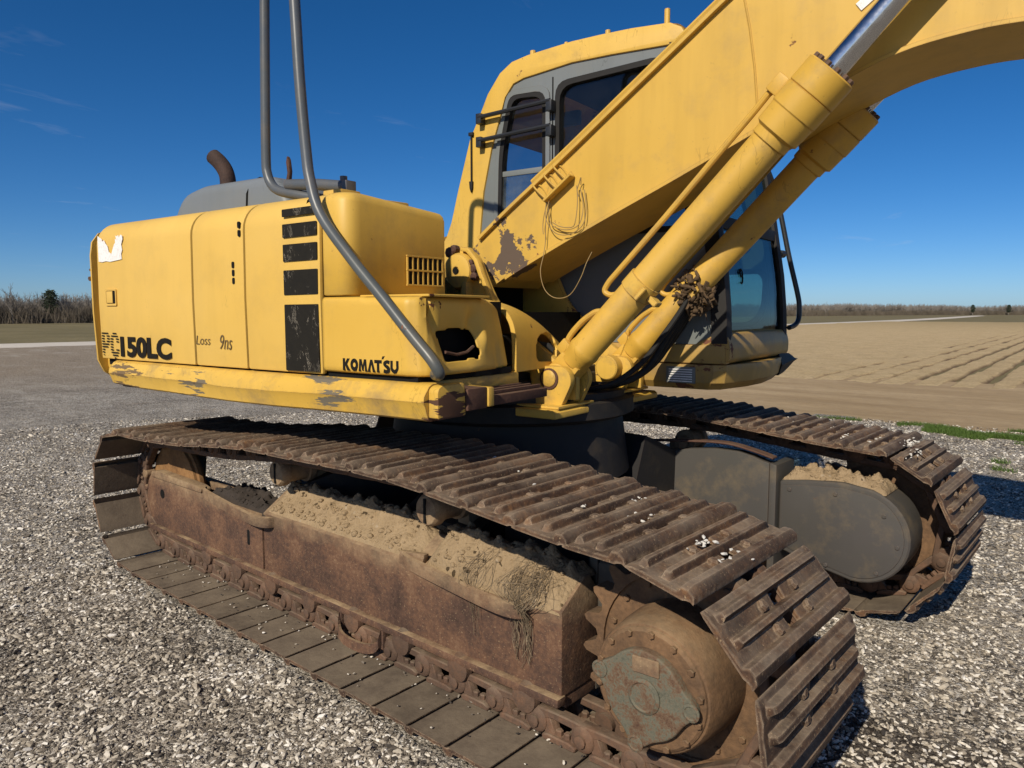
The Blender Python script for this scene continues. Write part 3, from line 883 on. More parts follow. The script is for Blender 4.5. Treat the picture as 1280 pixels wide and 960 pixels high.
cyl(bm, (-1.675, -1.24, 1.57), (-1.675, -1.268, 1.565), .011, None, 8); cyl(bm, (-1.675, -1.24, 1.61), (-1.675, -1.263, 1.61), .006, None, 8)
obj('bolt', bm, 'bolt', cw, FU)
# handle, slots, stickers on doors
bm = NB()
plate(bm, rpoly([(-1.497, 1.430), (-1.392, 1.430), (-1.392, 1.510), (-1.497, 1.510)], .008), [rpoly([(-1.487, 1.440), (-1.400, 1.440), (-1.400, 1.502), (-1.487, 1.502)], .006)], 'y', DV - .010, DV + .002)
h1 = obj('door_handle', bm, 'yellow_door', d1, FU)
bm = NB()
box(bm, -1.487, -1.400, DV - .0065, DV - .004, 1.440, 1.502)
obj('handle_recess', bm, 'interior', d1, FU)
bm = NB()
box(bm, -1.482, -1.424, DV - .012, DV - .007, 1.443, 1.500, .003)
obj('door_latch', bm, 'yellow_door', d1, FU)
for (u, z) in ((-.404, 1.745), (-.4035, 1.712), (-.451, 1.589), (-.4505, 1.557), (-.450, 1.525)):
    bm = NB()
    prism(bm, rpoly([(u - .008, z - .013), (u + .008, z - .013), (u + .008, z + .013), (u - .008, z + .013)], .0075), 'y', DV - .0052, DV)
    obj('hinge_slot', bm, 'interior', d2, FU)
# torn white sticker
bm = NB()
random.seed(3)
stick = [(-1.552, 1.645), (-1.52, 1.641), (-1.48, 1.6445), (-1.44, 1.640), (-1.39, 1.6435), (-1.330, 1.648), (-1.334, 1.672), (-1.322, 1.69), (-1.329, 1.715), (-1.315, 1.74), (-1.318, 1.758), (-1.332, 1.762), (-1.345, 1.750), (-1.356, 1.762), (-1.365, 1.755), (-1.378, 1.760), (-1.372, 1.742), (-1.385, 1.745), (-1.383, 1.728), (-1.395, 1.72), (-1.41, 1.700), (-1.425, 1.675), (-1.45, 1.688), (-1.46, 1.715), (-1.478, 1.728), (-1.492, 1.745), (-1.505, 1.738), (-1.515, 1.752), (-1.535, 1.760), (-1.552, 1.768)]
prism(bm, stick, 'y', DV - .0052, DV - .003)
obj('torn_sticker', bm, 'white', d1, FU)
# black stripe blocks
for (z0, z1) in ((1.754, 1.782), (1.677, 1.727), (1.588, 1.652), (1.463, 1.556), (1.178, 1.428)):
    bm = NB()
    prism(bm, rpoly([(-.128, z0), (.066, z0 + (.002)), (.066, z1 + .001), (-.128, z1)], .004, 2), 'y', DV - .0062, DV - .002)
    obj('stripe_decal', bm, 'decal', d3, FU)
# torn black flap at the top of the stripe
bm = NB()
random.seed(5)
pts = []
for k in range(14):
    t = k / 13; pts.append((-.10 + .175 * t, DV + .035 + .012 * math.sin(t * 9) + .03 * t, 1.806 + .008 * math.sin(t * 17) + .022 * t))
lo = [bm.verts.new((x, y - .012, z - .012 - .012 * random.random())) for x, y, z in pts]
hi = [bm.verts.new((x, y + .02, z + .004 + .010 * random.random())) for x, y, z in pts]
hi2 = [bm.verts.new((x, y + .10, z + .02)) for x, y, z in pts]
for k in range(13):
    bm.faces.new((lo[k], lo[k + 1], hi[k + 1], hi[k])); bm.faces.new((hi[k], hi[k + 1], hi2[k + 1], hi2[k]))
obj('torn_seal', bm, 'rubber', EX, FU, sharp=70, recalc=False)

# ------------------------------------------------------------------ lettering
def text_bm(body, u0, u1, z0, z1, v, thick=.0012, off=0.02, shear=0.0, cut=None):
    cu = bpy.data.curves.new('lettering', 'FONT'); cu.body = body; cu.size = 1.0; cu.offset = off; cu.shear = shear
    cu.resolution_u = 4; cu.fill_mode = 'BOTH'; cu.extrude = 0.01
    to = bpy.data.objects.new('lettering', cu); COL.objects.link(to)
    dg = bpy.context.evaluated_depsgraph_get(); dg.update()
    me = bpy.data.meshes.new_from_object(to.evaluated_get(dg))
    bpy.data.objects.remove(to); bpy.data.curves.remove(cu)
    bm = NB(); bm.from_mesh(me); bpy.data.meshes.remove(me)
    xs = [w.co.x for w in bm.verts]; ys = [w.co.y for w in bm.verts]; zs = [w.co.z for w in bm.verts]
    ax, bx, ay, by = min(xs), max(xs), min(ys), max(ys)
    for w in bm.verts:
        x = u0 + (w.co.x - ax) / (bx - ax) * (u1 - u0); z = z0 + (w.co.y - ay) / (by - ay) * (z1 - z0)
        w.co = Vector((x, v - (thick if w.co.z > 0 else 0), z))
    return bm
TV = DV - .0045
bm = text_bm('150LC', -1.383, -.934, 1.186, 1.284, TV, .0012, .045)
obj('lettering', bm, 'ink', d1, FU, sharp=20)
bm = NB()   # the faded striped P and C
rowsP = [[(0, .85)], [(0, .35), (.62, 1)], [(0, .33), (.66, 1)], [(0, .35), (.60, 1)], [(0, .9)], [(0, .75)], [(.02, .33)], [(0, .30)], [(.12, .24)]]
rowsC = [[(.3, .75)], [(.1, .9)], [(.02, .35), (.66, 1)], [(0, .32), (.72, 1)], [(0, .3)], [(.0, .3)], [(0, .32), (.66, 1)], [(.06, .95)], [(.2, .85)], [(.42, .62)]]
for rows_, u0, u1 in ((rowsP, -1.561, -1.486), (rowsC, -1.478, -1.398)):
    n = len(rows_)
    for k, spans in enumerate(rows_):
        zt = 1.300 - k * .0132
        for a_, b_ in spans:
            ua, ub = u0 + a_ * (u1 - u0), u0 + b_ * (u1 - u0)
            prism(bm, [(ua, zt - .0066), (ub, zt - .0070), (ub - .002, zt - .0005), (ua + .002, zt)], 'y', TV - .0012, TV)
obj('lettering', bm, 'ink', d1, FU, sharp=20)
bm = text_bm('Loss', -.735, -.630, 1.262, 1.300, TV, .0008, -.012, .2); obj('handwriting', bm, 'faded_ink', d2, FU)
bm = text_bm('9ns', -.560, -.475, 1.246, 1.306, TV, .0008, -.008, .3); obj('handwriting', bm, 'faded_ink', d2, FU)

# ------------------------------------------------------------------ hood, exhaust, front cowl
bm = NB()
prism(bm, rpoly([(-1.36, 1.70), (-1.36, 1.86), (-1.27, 1.975), (-1.10, 2.005), (-.56, 2.00), (-.46, 1.90), (-.42, 1.78), (-.42, 1.70)], [.0, .05, .10, .05, .08, .05, .02, 0]), 'y', -1.0, -.70, .05, 4, 50)
hd = obj('engine_hood', bm, 'gray', EX, FU, sharp=40)
bm = NB()
tube(bm, [(-.735, -1.004, 1.86), (-.728, -1.004, 1.93), (-.715, -.985, 1.985), (-.705, -.95, 2.006), (-.70, -.6, 2.008)], .004, 6)
obj('hood_seam', bm, 'interior', hd, FU)
bm = NB()
tube(bm, smooth_path([(-.98, -.93, 1.96), (-.98, -.93, 2.03), (-1.00, -.93, 2.075), (-1.035, -.935, 2.115), (-1.075, -.94, 2.145)], 5), .037, 14)
bmesh.ops.delete(bm, geom=[f for f in bm.faces if len(f.verts) > 4 and f.calc_center_median().z > 2.05], context='FACES_ONLY')
pth = smooth_path([(-1.075, -.94, 2.145), (-1.035, -.935, 2.115), (-1.00, -.93, 2.075)], 5)
tube(bm, pth, .033, 14, False)
obj('exhaust_pipe', bm, 'exhaust', EX, FU)
bm = NB()
pl_ = rpoly([(.083, -.742), (.083, DV - .001), (.222, DV - .001), (.218, -.742)], [.0, .022, .088, .010], 6)
lv = [(1.458, .004), (1.463, 0), (1.790, 0), (1.808, .006), (1.820, .018), (1.826, .036)]
rows = []
cu_, cv_ = .12, -1.0
for z, k in lv:
    row = []
    for (u, v) in pl_:
        du, dv = u - cu_, v - cv_
        q = (u - k * (1 if du > 0 else -1), v - k * (1 if dv > 0 else -1) * (.3 if v > -.8 else 1))
        zz = z - (.024 * (v + 1.15) / .40 if z > 1.7 and v > -1.15 else 0) + .004 * mnoise.noise((v * 9, z * 5, 1)) * (z > 1.7)
        row.append(bm.verts.new((q[0] + (.012 * math.exp(-((v + 1.02) / .10) ** 2 - ((z - 1.8) / .05) ** 2) * -1), q[1], zz)))
    rows.append(row)
for a, b in zip(rows, rows[1:]):
    for k in range(len(pl_)): bm.faces.new((a[k], a[(k + 1) % len(pl_)], b[(k + 1) % len(pl_)], b[k]))
bm.faces.new(rows[0][::-1]); bm.faces.new(rows[-1])
cowl = obj('front_cowl', bm, 'yellow', EX, FU, sharp=50)
bm = NB()
box(bm, -.60, .15, -1.15, -.70, 1.2, 1.80, .01); obj('cowl_core', bm, 'interior', EX, FU)
# vent grille
bm = NB()
box(bm, .2215, .2245, -.972, -.770, 1.505, 1.612)
gr = obj('vent_grille', bm, 'interior', cowl, FU)
for k in range(8):
    bm = NB()
    v = -.972 + k * .0288
    box(bm, .2215, .2285, v - .004, v + .004, 1.503, 1.614, .001, 1)
    obj('vent_slat', bm, 'yellow', cowl, FU)
bm = NB()
for z in (1.500, 1.557, 1.611): box(bm, .2215, .2292, -.978, -.764, z, z + .007, .001, 1)
obj('vent_bar', bm, 'yellow', cowl, FU)
# top pipe, bracket
bm = NB()
tube(bm, [(-.262, -1.14, 1.905), (-.10, -1.13, 1.892), (.055, -1.10, 1.872)], .022, 12)
box(bm, .035, .062, -1.125, -1.075, 1.80, 1.895, .004)
cyl(bm, (.02, -1.10, 1.885), (.02, -1.10, 1.915), .014, None, 8)
obj('top_pipe', bm, 'gray_pipe', EX, FU)
bm = NB()
prism(bm, [(-.268, 1.90), (-.245, 1.90), (-.236, 1.955), (-.243, 2.0), (-.252, 2.015), (-.258, 1.99), (-.252, 1.95)], 'y', -1.15, -1.135, .003)
obj('broken_bracket', bm, 'brown', EX, FU)
bm = NB()
box(bm, -.03, .07, -1.16, -1.06, 1.80, 1.858, .006); obj('pipe_mount', bm, 'yellow', EX, FU)
# tall bent handrail (a loop standing on the deck corner)
hand = smooth_path([(-.10, -1.10, 1.84), (-.20, -1.13, 1.860), (-.30, -1.145, 1.882), (-.348, -1.148, 1.908), (-.376, -1.15, 1.955), (-.383, -1.15, 2.03), (-.372, -1.15, 2.35), (-.355, -1.15, 2.75), (-.345, -1.15, 2.98)], 5)[:-1] + round_path([(-.345, -1.15, 2.98), (-.335, -1.155, 3.12), (-.05, -1.24, 3.10), (.005, -1.30, 2.60)], .12, 6)
hand += smooth_path([(.005, -1.30, 2.60), (.022, -1.305, 2.40), (.040, -1.31, 2.20), (.066, -1.312, 1.965), (.088, -1.315, 1.86), (.145, -1.318, 1.735), (.30, -1.318, 1.575), (.44, -1.316, 1.445), (.56, -1.314, 1.33), (.640, -1.310, 1.255), (.664, -1.302, 1.218), (.655, -1.285, 1.200), (.60, -1.24, 1.195)], 5)[1:]
bm = NB(); tube(bm, hand, .0195, 12); obj('handrail', bm, 'gray_pipe', EX, FU)

# ------------------------------------------------------------------ tool box / tank with torn front
plan = [(.0835, DV), (.30, DV - .002), (.50, DV - .002), (.545, -1.262), (.572, -1.238), (.582, -1.20), (.566, -1.0), (.538, -.80), (.512, -.72), (.475, -.675), (.43, -.655), (.36, -.645)]
pl = []
for i in range(len(plan) - 1):
    a, b = Vector(plan[i]), Vector(plan[i + 1]); n = max(1, int((b - a).length / .011))
    for k in range(n): pl.append(a.lerp(b, k / n))
pl.append(Vector(plan[-1]))
zs = [1.186 + (1.452 - 1.186) * k / 36 for k in range(37)]
bm = NB()
def nrm2(i):
    d = (pl[min(i + 1, len(pl) - 1)] - pl[max(i - 1, 0)]).normalized(); return Vector((d.y, -d.x)) * -1
cen = Vector((-.2, -.9))
rows = []
for k, z in enumerate(zs):
    row = []
    for i, p in enumerate(pl):
        n = nrm2(i)
        if n.dot(p - cen) < 0: n = -n
        ins = 0
        if z > 1.425: ins += .025 * (1 - math.sqrt(max(0, 1 - ((z - 1.425) / .027) ** 2)))
        if z < 1.20: ins += .006 * (1.20 - z) / .014
        front = 1 if p.y > -1.20 else max(0, (p.x - .5) / .075)
        dv, dz = p.y + 1.05, z - 1.30
        dent = .042 * math.exp(-((dv + .02) / .10) ** 2 - (dz / .07) ** 2) + .034 * math.exp(-((p.y + .93) / .045) ** 2 - ((z - 1.36) / .05) ** 2)
        dent += .032 * math.exp(-((p.y + 1.16 + (z - 1.3) * .5) / .03) ** 2 - ((z - 1.38) / .06) ** 2) - .022 * math.exp(-((p.y + .90) / .03) ** 2 - ((z - 1.31) / .05) ** 2)
        dent += .012 * math.exp(-((p.y + .80) / .02) ** 2 - ((z - 1.24) / .06) ** 2) + .004 * mnoise.noise((p.y * 9, z * 9, 3))
        slope = .16 * (z - 1.186) * front
        q = p - n * (ins + dent * front + slope)
        if p.x < .3 and z > 1.43: q = p - n * ins * .4
        t_ = max(0.0, min(1.0, (p.y + .86) / .24)) * front if p.x > .30 and p.y > -1.1 else 0
        row.append(bm.verts.new((q.x, q.y, 1.186 + (z - 1.186) * (1 - .34 * t_ * t_))))
    rows.append(row)
for k in range(len(zs) - 1):
    for i in range(len(pl) - 1):
        c = (pl[i] + pl[i + 1]) / 2; z = (zs[k] + zs[k + 1]) / 2
        j = .008 * mnoise.noise((c.y * 40, z * 40, 1))
        if c.x > .50 and -1.152 + j - .12 * (1.335 - z) * -1 < c.y < -.940 + j and 1.232 + j < z < 1.343 + j - .1 * abs(c.y + 1.05): continue
        bm.faces.new((rows[k][i], rows[k][i + 1], rows[k + 1][i + 1], rows[k + 1][i]))
for _ in range(3):
    bd = [v for v in bm.verts if v.is_boundary and -1.18 < v.co.y < -.90 and 1.21 < v.co.z < 1.37]
    bmesh.ops.smooth_vert(bm, verts=bd, factor=.5, use_axis_x=True, use_axis_y=True, use_axis_z=True)
geo = bm.faces[:]
bmesh.ops.delete(bm, geom=[v for v in bm.verts if not v.link_faces], context='VERTS')
tank = obj('tool_box', bm, 'yellow_tank', EX, FU, sharp=50)
md_ = tank.modifiers.new('sheet', 'SOLIDIFY'); md_.thickness = .005; md_.offset = 0; md_.use_even_offset = False
bm = NB()
prism(bm, [(.085, DV + .012), (.49, DV + .012), (.53, -1.235), (.50, -.90), (.40, -.86), (.10, -.82)], 'z', 1.4445, 1.449)
prism(bm, [(.226, DV + .05), (.40, DV + .06), (.560, -1.22), (.556, -1.1), (.536, -.86), (.30, -.80), (.226, -.80)], 'z', 1.4515, 1.4605, .002, 1)
lid = obj('box_lid', bm, 'yellow_tank', tank, FU)
bm = NB()
box(bm, .09, .47, DV + .03, -.70, 1.17, 1.44); obj('box_inside', bm, 'interior', tank, FU)
bm = NB()
tube(bm, [(.548, -1.13, 1.262), (.542, -1.06, 1.250), (.538, -1.0, 1.256), (.532, -.955, 1.275)], .006, 6); obj('bent_strip', bm, 'brown', tank, FU)
bm = NB()   # black slab, painted-in shade of the gap under the box
box(bm, .09, .535, DV + .015, -.72, 1.1645, 1.187); obj('box_gap_shade', bm, 'interior', EX, FU)
def strokes(bm, pts, w, f, v0, v1):
    P = [Vector((x, y, 0)) for x, y in pts]; rows = []
    for i, p in enumerate(P):
        d = (P[min(i + 1, len(P) - 1)] - P[max(i - 1, 0)]).normalized(); n_ = Vector((-d.y, d.x, 0)) * w / 2
        rows.append([(p + n_).to_2d(), (p - n_).to_2d()])
    poly = [r_[0] for r_ in rows] + [r_[1] for r_ in reversed(rows)]
    prism(bm, [f(*q) for q in poly], 'y', v0, v1)
def word(u0, z0, u1, h, v):
    adv = [0, .98, 2.02, 3.16, 4.10, 4.98, 5.90, 6.86]
    k = (u1 - u0) / 6.86; va, vb = v - .0012, v
    bm = NB()
    def F_(i): return lambda x, y: (u0 + k * (adv[i] + x), z0 + h * y)
    prism(bm, [F_(0)(*q) for q in ((0, 0), (0, 1), (.30, 1), (.30, .62), (.56, 1), (.92, 1), (.58, .53), (.94, 0), (.56, 0), (.30, .42), (.30, 0))], 'y', va, vb)
    el = lambda a, b: [F_(1)(.5 + a * math.cos(R(t)), .5 + b * math.sin(R(t))) for t in range(0, 360, 15)]
    plate(bm, el(.50, .52), [el(.17, .19)], 'y', va, vb)
    prism(bm, [F_(2)(*q) for q in ((0, 0), (.10, 1), (.40, 1), (.54, .52), (.68, 1), (.98, 1), (1.08, 0), (.80, 0), (.76, .52), (.64, .06), (.44, .06), (.32, .52), (.28, 0))], 'y', va, vb)
    prism(bm, [F_(3)(*q) for q in ((-.02, 0), (.32, 1), (.60, 1), (.94, 0), (.62, 0), (.46, .58), (.30, 0))], 'y', va, vb)
    prism(bm, [F_(4)(*q) for q in ((-.12, .72), (-.12, 1), (.80, 1), (.80, .72), (.50, .72), (.50, 0), (.18, 0), (.18, .72))], 'y', va, vb)
    sp = smooth_path([(.84, .82, 0), (.52, .88, 0), (.20, .74, 0), (.40, .54, 0), (.64, .44, 0), (.78, .24, 0), (.48, .10, 0), (.12, .16, 0)], 4)
    strokes(bm, [(p.x, p.y) for p in sp], .29, F_(5), va, vb)
    sp = smooth_path([(.15, 1, 0), (.15, .7, 0), (.17, .34, 0), (.48, .14, 0), (.80, .34, 0), (.82, .7, 0), (.82, 1, 0)], 4)
    strokes(bm, [(p.x, p.y) for p in sp], .30, F_(6), va, vb)
    prism(bm, [F_(5)(*q) for q in ((-.12, 1.06), (.10, 1.06), (.30, 1.34), (-.02, 1.30))], 'y', va, vb)
    return bm
obj('lettering', word(.190, 1.193, .466, .043, DV - .0034), 'ink', tank, FU, sharp=20)

# curved valve cover
bm = NB()
vs_ = [-.660 + .0145 * q for q in range(32)]
rows = []
for v in vs_:
    t = (v + .66) / .45
    top = 1.440 - .005 * t - .165 * t ** 2.0
    row = []
    for q in range(41):
        th = R(90 * q / 40); c_, s_ = math.cos(th), math.sin(th)
        row.append(bm.verts.new((.06 + (.435 - .05 * t) * c_ ** .42, v, 1.16 + (top - 1.16) * s_ ** .42)))
    rows.append(row)
for a, b in zip(rows, rows[1:]):
    for k in range(len(a) - 1):
        c = (a[k].co + b[k + 1].co) / 2
        if c.x > .38 and (abs(c.y + .385) / .095) ** 3 + (abs(c.z - 1.245) / .055) ** 3 < 1: continue
        bm.faces.new((a[k], a[k + 1], b[k + 1], b[k]))
for _ in range(4):
    bd = [v for v in bm.verts if v.is_boundary and -.51 < v.co.y < -.26 and 1.17 < v.co.z < 1.32 and v.co.x > .36]
    bmesh.ops.smooth_vert(bm, verts=bd, factor=.5, use_axis_x=True, use_axis_y=True, use_axis_z=True)
bmesh.ops.solidify(bm, geom=bm.faces[:], thickness=.02)
obj('valve_cover', bm, 'yellow', EX, FU, sharp=60)
bm = NB()
box(bm, .0, .34, -.62, -.26, 1.17, 1.30, .02); obj('valve_block', bm, 'interior', EX, FU)

# ------------------------------------------------------------------ boom foot brackets
def foot_bracket(v0, v1):
    bm = NB()
    poly = rpoly([(-.52, 1.10), (-.50, 1.40), (-.16, 1.46), (-.135, 1.62), (-.10, 1.675), (-.05, 1.70), (.00, 1.695), (.055, 1.665), (.09, 1.60), (.17, 1.43), (.42, 1.24), (.60, 1.13), (.60, 1.02), (-.52, 1.02)], [0, .05, .03, .04, .04, .03, .03, .04, .06, .1, .06, .02, 0, 0])
    prism(bm, poly, 'y', v0, v1, .005)
    return obj('boom_bracket', bm, 'yellow_worn', EX, FU)
b1 = foot_bracket(-.335, -.300); b2 = foot_bracket(.300, .335)
bm = NB()
lathe(bm, [(0, .085), (.03, .085), (.045, .078), (.05, .060), (.052, .02), (.044, .014)], (-.03, -.330, 1.592), (0, -1, 0), 28)
pb = obj('pin_boss', bm, 'yellow_worn', b1, FU)
bm = NB()
lathe(bm, [(0, .016), (.004, .016)], (-.03, -.381, 1.592), (0, -1, 0), 12); obj('pin_hole', bm, 'interior', pb, FU)
bm = NB()
prism(bm, [(-.115, 1.46), (-.115, 1.56), (-.085, 1.56), (-.07, 1.47), (-.005, 1.47), (.01, 1.54), (.035, 1.54), (.035, 1.46)], 'y', -.385, -.330, .008)
box(bm, -.10, .03, -.40, -.33, 1.44, 1.468, .006)
obj('pin_keeper', bm, 'yellow_worn', b1, FU)
bm = NB()
prism(bm, [(-.02, 1.705), (.03, 1.698), (.085, 1.640), (.11, 1.58), (.175, 1.445), (.150, 1.445), (.088, 1.57), (.06, 1.635), (.015, 1.678), (-.02, 1.685)], 'y', -.362, -.334, .004)
obj('bracket_rib', bm, 'yellow_worn', b1, FU)
bm = NB()
for (u, z, r_) in ((-.085, 1.680, .026), (-.06, 1.695, .02), (.055, 1.60, .022), (.06, 1.565, .020), (.04, 1.625, .018)):
    lathe(bm, [(0, r_), (.03, r_), (.036, r_ * .6)], (u, -.334, z), (0, -1, 0), 8)
obj('grease_fitting', bm, 'brown', b1, FU)
bm = NB()
cyl(bm, (-.03, -.30, 1.592), (-.03, .30, 1.592), .055, None, 20); obj('boom_pin', bm, 'dark_shaded_frame', EX, FU)

# ------------------------------------------------------------------ boom
BW = .200
lower = [(.045, 1.520), (.11, 1.556), (.187, 1.597), (.430, 1.710), (.70, 1.828), (.98, 1.947), (1.383, 2.126), (1.57, 2.208), (1.766, 2.280), (1.946, 2.306), (2.116, 2.308), (2.40, 2.280), (2.8, 2.17), (3.4, 1.93), (4.0, 1.62)]
upper = [(-.115, 1.665), (-.062, 1.716), (.164, 1.880), (.428, 2.057), (.722, 2.263), (.985, 2.445), (1.181, 2.581), (1.44, 2.750), (1.67, 2.885), (1.89, 2.962), (2.14, 2.995), (2.5, 2.965), (3.0, 2.79), (3.6, 2.43), (4.2, 1.95)]
lo_s = smooth_path([(a, b, 0) for a, b in lower], 4); up_s = smooth_path([(a, b, 0) for a, b in upper], 4)
bm = NB()
n = min(len(lo_s), len(up_s))
rows = []
for a, b in zip(lo_s[:n], up_s[:n]):
    t = .012
    rows.append([bm.verts.new((a.x, -BW, a.y)), bm.verts.new((b.x, -BW, b.y)), bm.verts.new((b.x, BW, b.y)), bm.verts.new((a.x, BW, a.y))])
for a, b in zip(rows, rows[1:]):
    for k in range(4): bm.faces.new((a[k], a[(k + 1) % 4], b[(k + 1) % 4], b[k]))
bm.faces.new(rows[0][::-1]); bm.faces.new(rows[-1])
boom = obj('boom', bm, 'yellow_boom', EX, FU, sharp=30)
def strip(sp, d0, d1, v0, v1, i0=0, i1=None):
    bm = NB(); rows = []
    i1 = len(sp) if i1 is None else i1
    for i in range(i0, i1):
        p = sp[i]; d = (sp[min(i + 1, len(sp) - 1)] - sp[max(i - 1, 0)]).normalized(); nn = Vector((-d.y, d.x, 0))
        a = p + nn * d0; b = p + nn * d1
        rows.append([bm.verts.new((a.x, v0, a.y)), bm.verts.new((b.x, v0, b.y)), bm.verts.new((b.x, v1, b.y)), bm.verts.new((a.x, v1, a.y))])
    for a, b in zip(rows, rows[1:]):
        for k in range(4): bm.faces.new((a[k], a[(k + 1) % 4], b[(k + 1) % 4], b[k]))
    bm.faces.new(rows[0][::-1]); bm.faces.new(rows[-1])
    return bm
obj('top_flange', strip(up_s, -.002, .014, -BW - .022, BW + .022, 5), 'yellow_boom', boom, FU, sharp=30)
obj('bottom_flange', strip(lo_s, -.014, .001, -BW - .010, BW + .010, 5), 'yellow_boom', boom, FU, sharp=30)
bm = NB()   # seam weld running up the side plate
tube(bm, [(1.30, -BW - .001, 2.16), (1.285, -BW - .001, 2.31), (1.262, -BW - .001, 2.46), (1.235, -BW - .001, 2.585)], .005, 6)
obj('weld_seam', bm, 'yellow_boom', boom, FU)
bm = NB()   # steel pipes on top
pp = [Vector((p.x, -BW + .01, p.y)) + Vector((-.55, 0, .83)) * .034 for p in up_s[10:44]]
tube(bm, pp, .013, 8); obj('boom_pipe', bm, 'yellow_boom', boom, FU)
bm = NB()
pp = [Vector((p.x, .12, p.y)) + Vector((-.55, 0, .83)) * .034 for p in up_s[8:44]]
tube(bm, pp, .017, 8); obj('boom_pipe', bm, 'yellow_boom', boom, FU)
# lamp bracket and U bolts on the side plate
bm = NB()
mtx = FU.inverted() @ FU
ang = math.atan2(.38, .55)
mt = Matrix.Translation((.437, -BW - .004, 1.945)) @ Matrix.Rotation(-R(36), 4, 'Y')
box(bm, -.085, .085, -.045, .002, -.006, .006, .002, 1, mt)
box(bm, -.085, .085, -.003, .001, -.006, .03, .002, 1, mt)
lb = obj('lamp_bracket', bm, 'yellow_boom', boom, FU)
for t in (-.075, -.005, .055):
    bm = NB()
    def q_(a, b, c): return mt @ Vector((a, b, c))
    tube(bm, smooth_path([q_(t, -.02, .0), q_(t - .012, -.025, .05), q_(t - .02, -.02, .098), q_(t - .012, -.005, .108), q_(t + .004, .0, .075), q_(t + .008, -.004, .02)], 4), .0045, 6)
    obj('hook', bm, 'yellow_boom', lb, FU)
# white plate on the boom
bm = NB()
mt = Matrix.Translation((1.64, -BW - .003, 2.445)) @ Matrix.Rotation(-R(36), 4, 'Y')
box(bm, .0, .05, -.002, .002, -.014, .018, 0, 1, mt); obj('white_sticker', bm, 'white', boom, FU)

# ------------------------------------------------------------------ boom cylinders
CD = Vector((.699, 0, .715)).normalized()
CN = Vector((-CD.z, 0, CD.x))
def boom_cylinder(u0, v, z0, near):
    O = Vector((u0, v, z0))
    def P(t, o=0, dv=0): return O + CD * t + CN * o + Vector((0, dv, 0))
    bm = NB()
    lathe(bm, [(.085, .045), (.095, .060), (.15, .066), (.165, .0705), (.182, .0685), (.187, .0665), (.515, .0665), (.518, .0655), (1.25, .0655)], O, CD, 32)
    c = obj('boom_cylinder', bm, 'yellow_cyl', EX, FU, sharp=40)
    bm = NB()
    lathe(bm, [(0, .056), (.006, .064), (.10, .064), (.106, .056)], O + Vector((0, -.053, 0)), (0, 1, 0), 28)
    prism(bm, [(P(.02, .060).x, P(.02, .060).z), (P(.11, .056).x, P(.11, .056).z), (P(.11, -.056).x, P(.11, -.056).z), (P(.02, -.060).x, P(.02, -.060).z)], 'y', v - .048, v + .048, .006)
    obj('cylinder_eye', bm, 'yellow_cyl', c, FU, sharp=40)
    bm = NB()
    lathe(bm, [(1.24, .066), (1.245, .072), (1.275, .073), (1.285, .087), (1.36, .089), (1.365, .0925), (1.44, .0925), (1.442, .0885), (1.446, .0925), (1.535, .0925), (1.54, .087), (1.541, .045)], O, CD, 36)
    hd_ = obj('cylinder_head', bm, 'yellow_cyl', c, FU, sharp=30)
    me = hexbolt_mesh('head_bolt', .0105, .015, 'bolt')
    d, s_, t_ = frame_of(CD)
    for k in range(12):
        a_ = 2 * math.pi * k / 12
        shared('bolt', me, FU @ basis(P(1.540) + (s_ * math.cos(a_) + t_ * math.sin(a_)) * .075, CD), hd_)
    bm = NB(); lathe(bm, [(1.50, .043), (2.32, .043)], O, CD, 28); obj('piston_rod', bm, 'chrome', c, FU)
    bm = NB()
    lathe(bm, [(0, .075), (.10, .075)], P(2.36) + Vector((0, -.05, 0)), (0, 1, 0), 24); obj('rod_eye', bm, 'yellow_cyl', c, FU)
    # collar band
    bm = NB()
    lathe(bm, [(.505, .0665), (.507, .072), (.575, .072), (.577, .0665)], O, CD, 32, False)
    d_, s2, t2 = frame_of(CD)
    box(bm, -.012, .012, -.02, .03, -.032, .032, .003, 1, Matrix.Translation(P(.541, -.078, -.01)) @ Matrix.Rotation(-R(45.6), 4, 'Y'))
    box(bm, -.03, .03, -.03, -.01, -.01, .01, .003, 1, Matrix.Translation(P(.541, -.044, -.052)) @ Matrix.Rotation(-R(45.6), 4, 'Y'))
    obj('hose_clamp', bm, 'yellow_worn', c, FU)
    # steel pipes
    dv = -.01
    bm = NB()
    pts = [P(1.40, .092, dv), P(1.375, .120, dv), P(1.30, .117, dv), P(.80, .112, dv), P(.455, .116, dv), P(.415, .106, dv), P(.42, .075, dv), P(.45, .05, dv)]
    tube(bm, round_path(pts, .035, 5), .0125, 10)
    box(bm, -.035, .035, -.026, .026, -.02, .03, .006, 2, Matrix.Translation(P(1.405, .104, dv)) @ Matrix.Rotation(-R(45.6), 4, 'Y'))
    obj('steel_pipe', bm, 'yellow_cyl', c, FU)
    bm = NB()
    pts = [P(.125, .045, -.005), P(.135, .085, -.005), P(.18, .095, -.005), P(.26, .093, -.005), P(.33, .074, -.005), P(.355, .045, -.005)]
    tube(bm, round_path(pts, .03, 5), .0135, 10)
    box(bm, -.03, .03, -.026, .026, -.03, .022, .005, 2, Matrix.Translation(P(.118, .076, -.005)) @ Matrix.Rotation(-R(45.6), 4, 'Y'))
    obj('steel_pipe', bm, 'yellow_cyl', c, FU)
    return c, P
CYN, PN = boom_cylinder(.510, -.315, 1.115, True)
CYF, PF = boom_cylinder(.492, .285, 1.128, False)
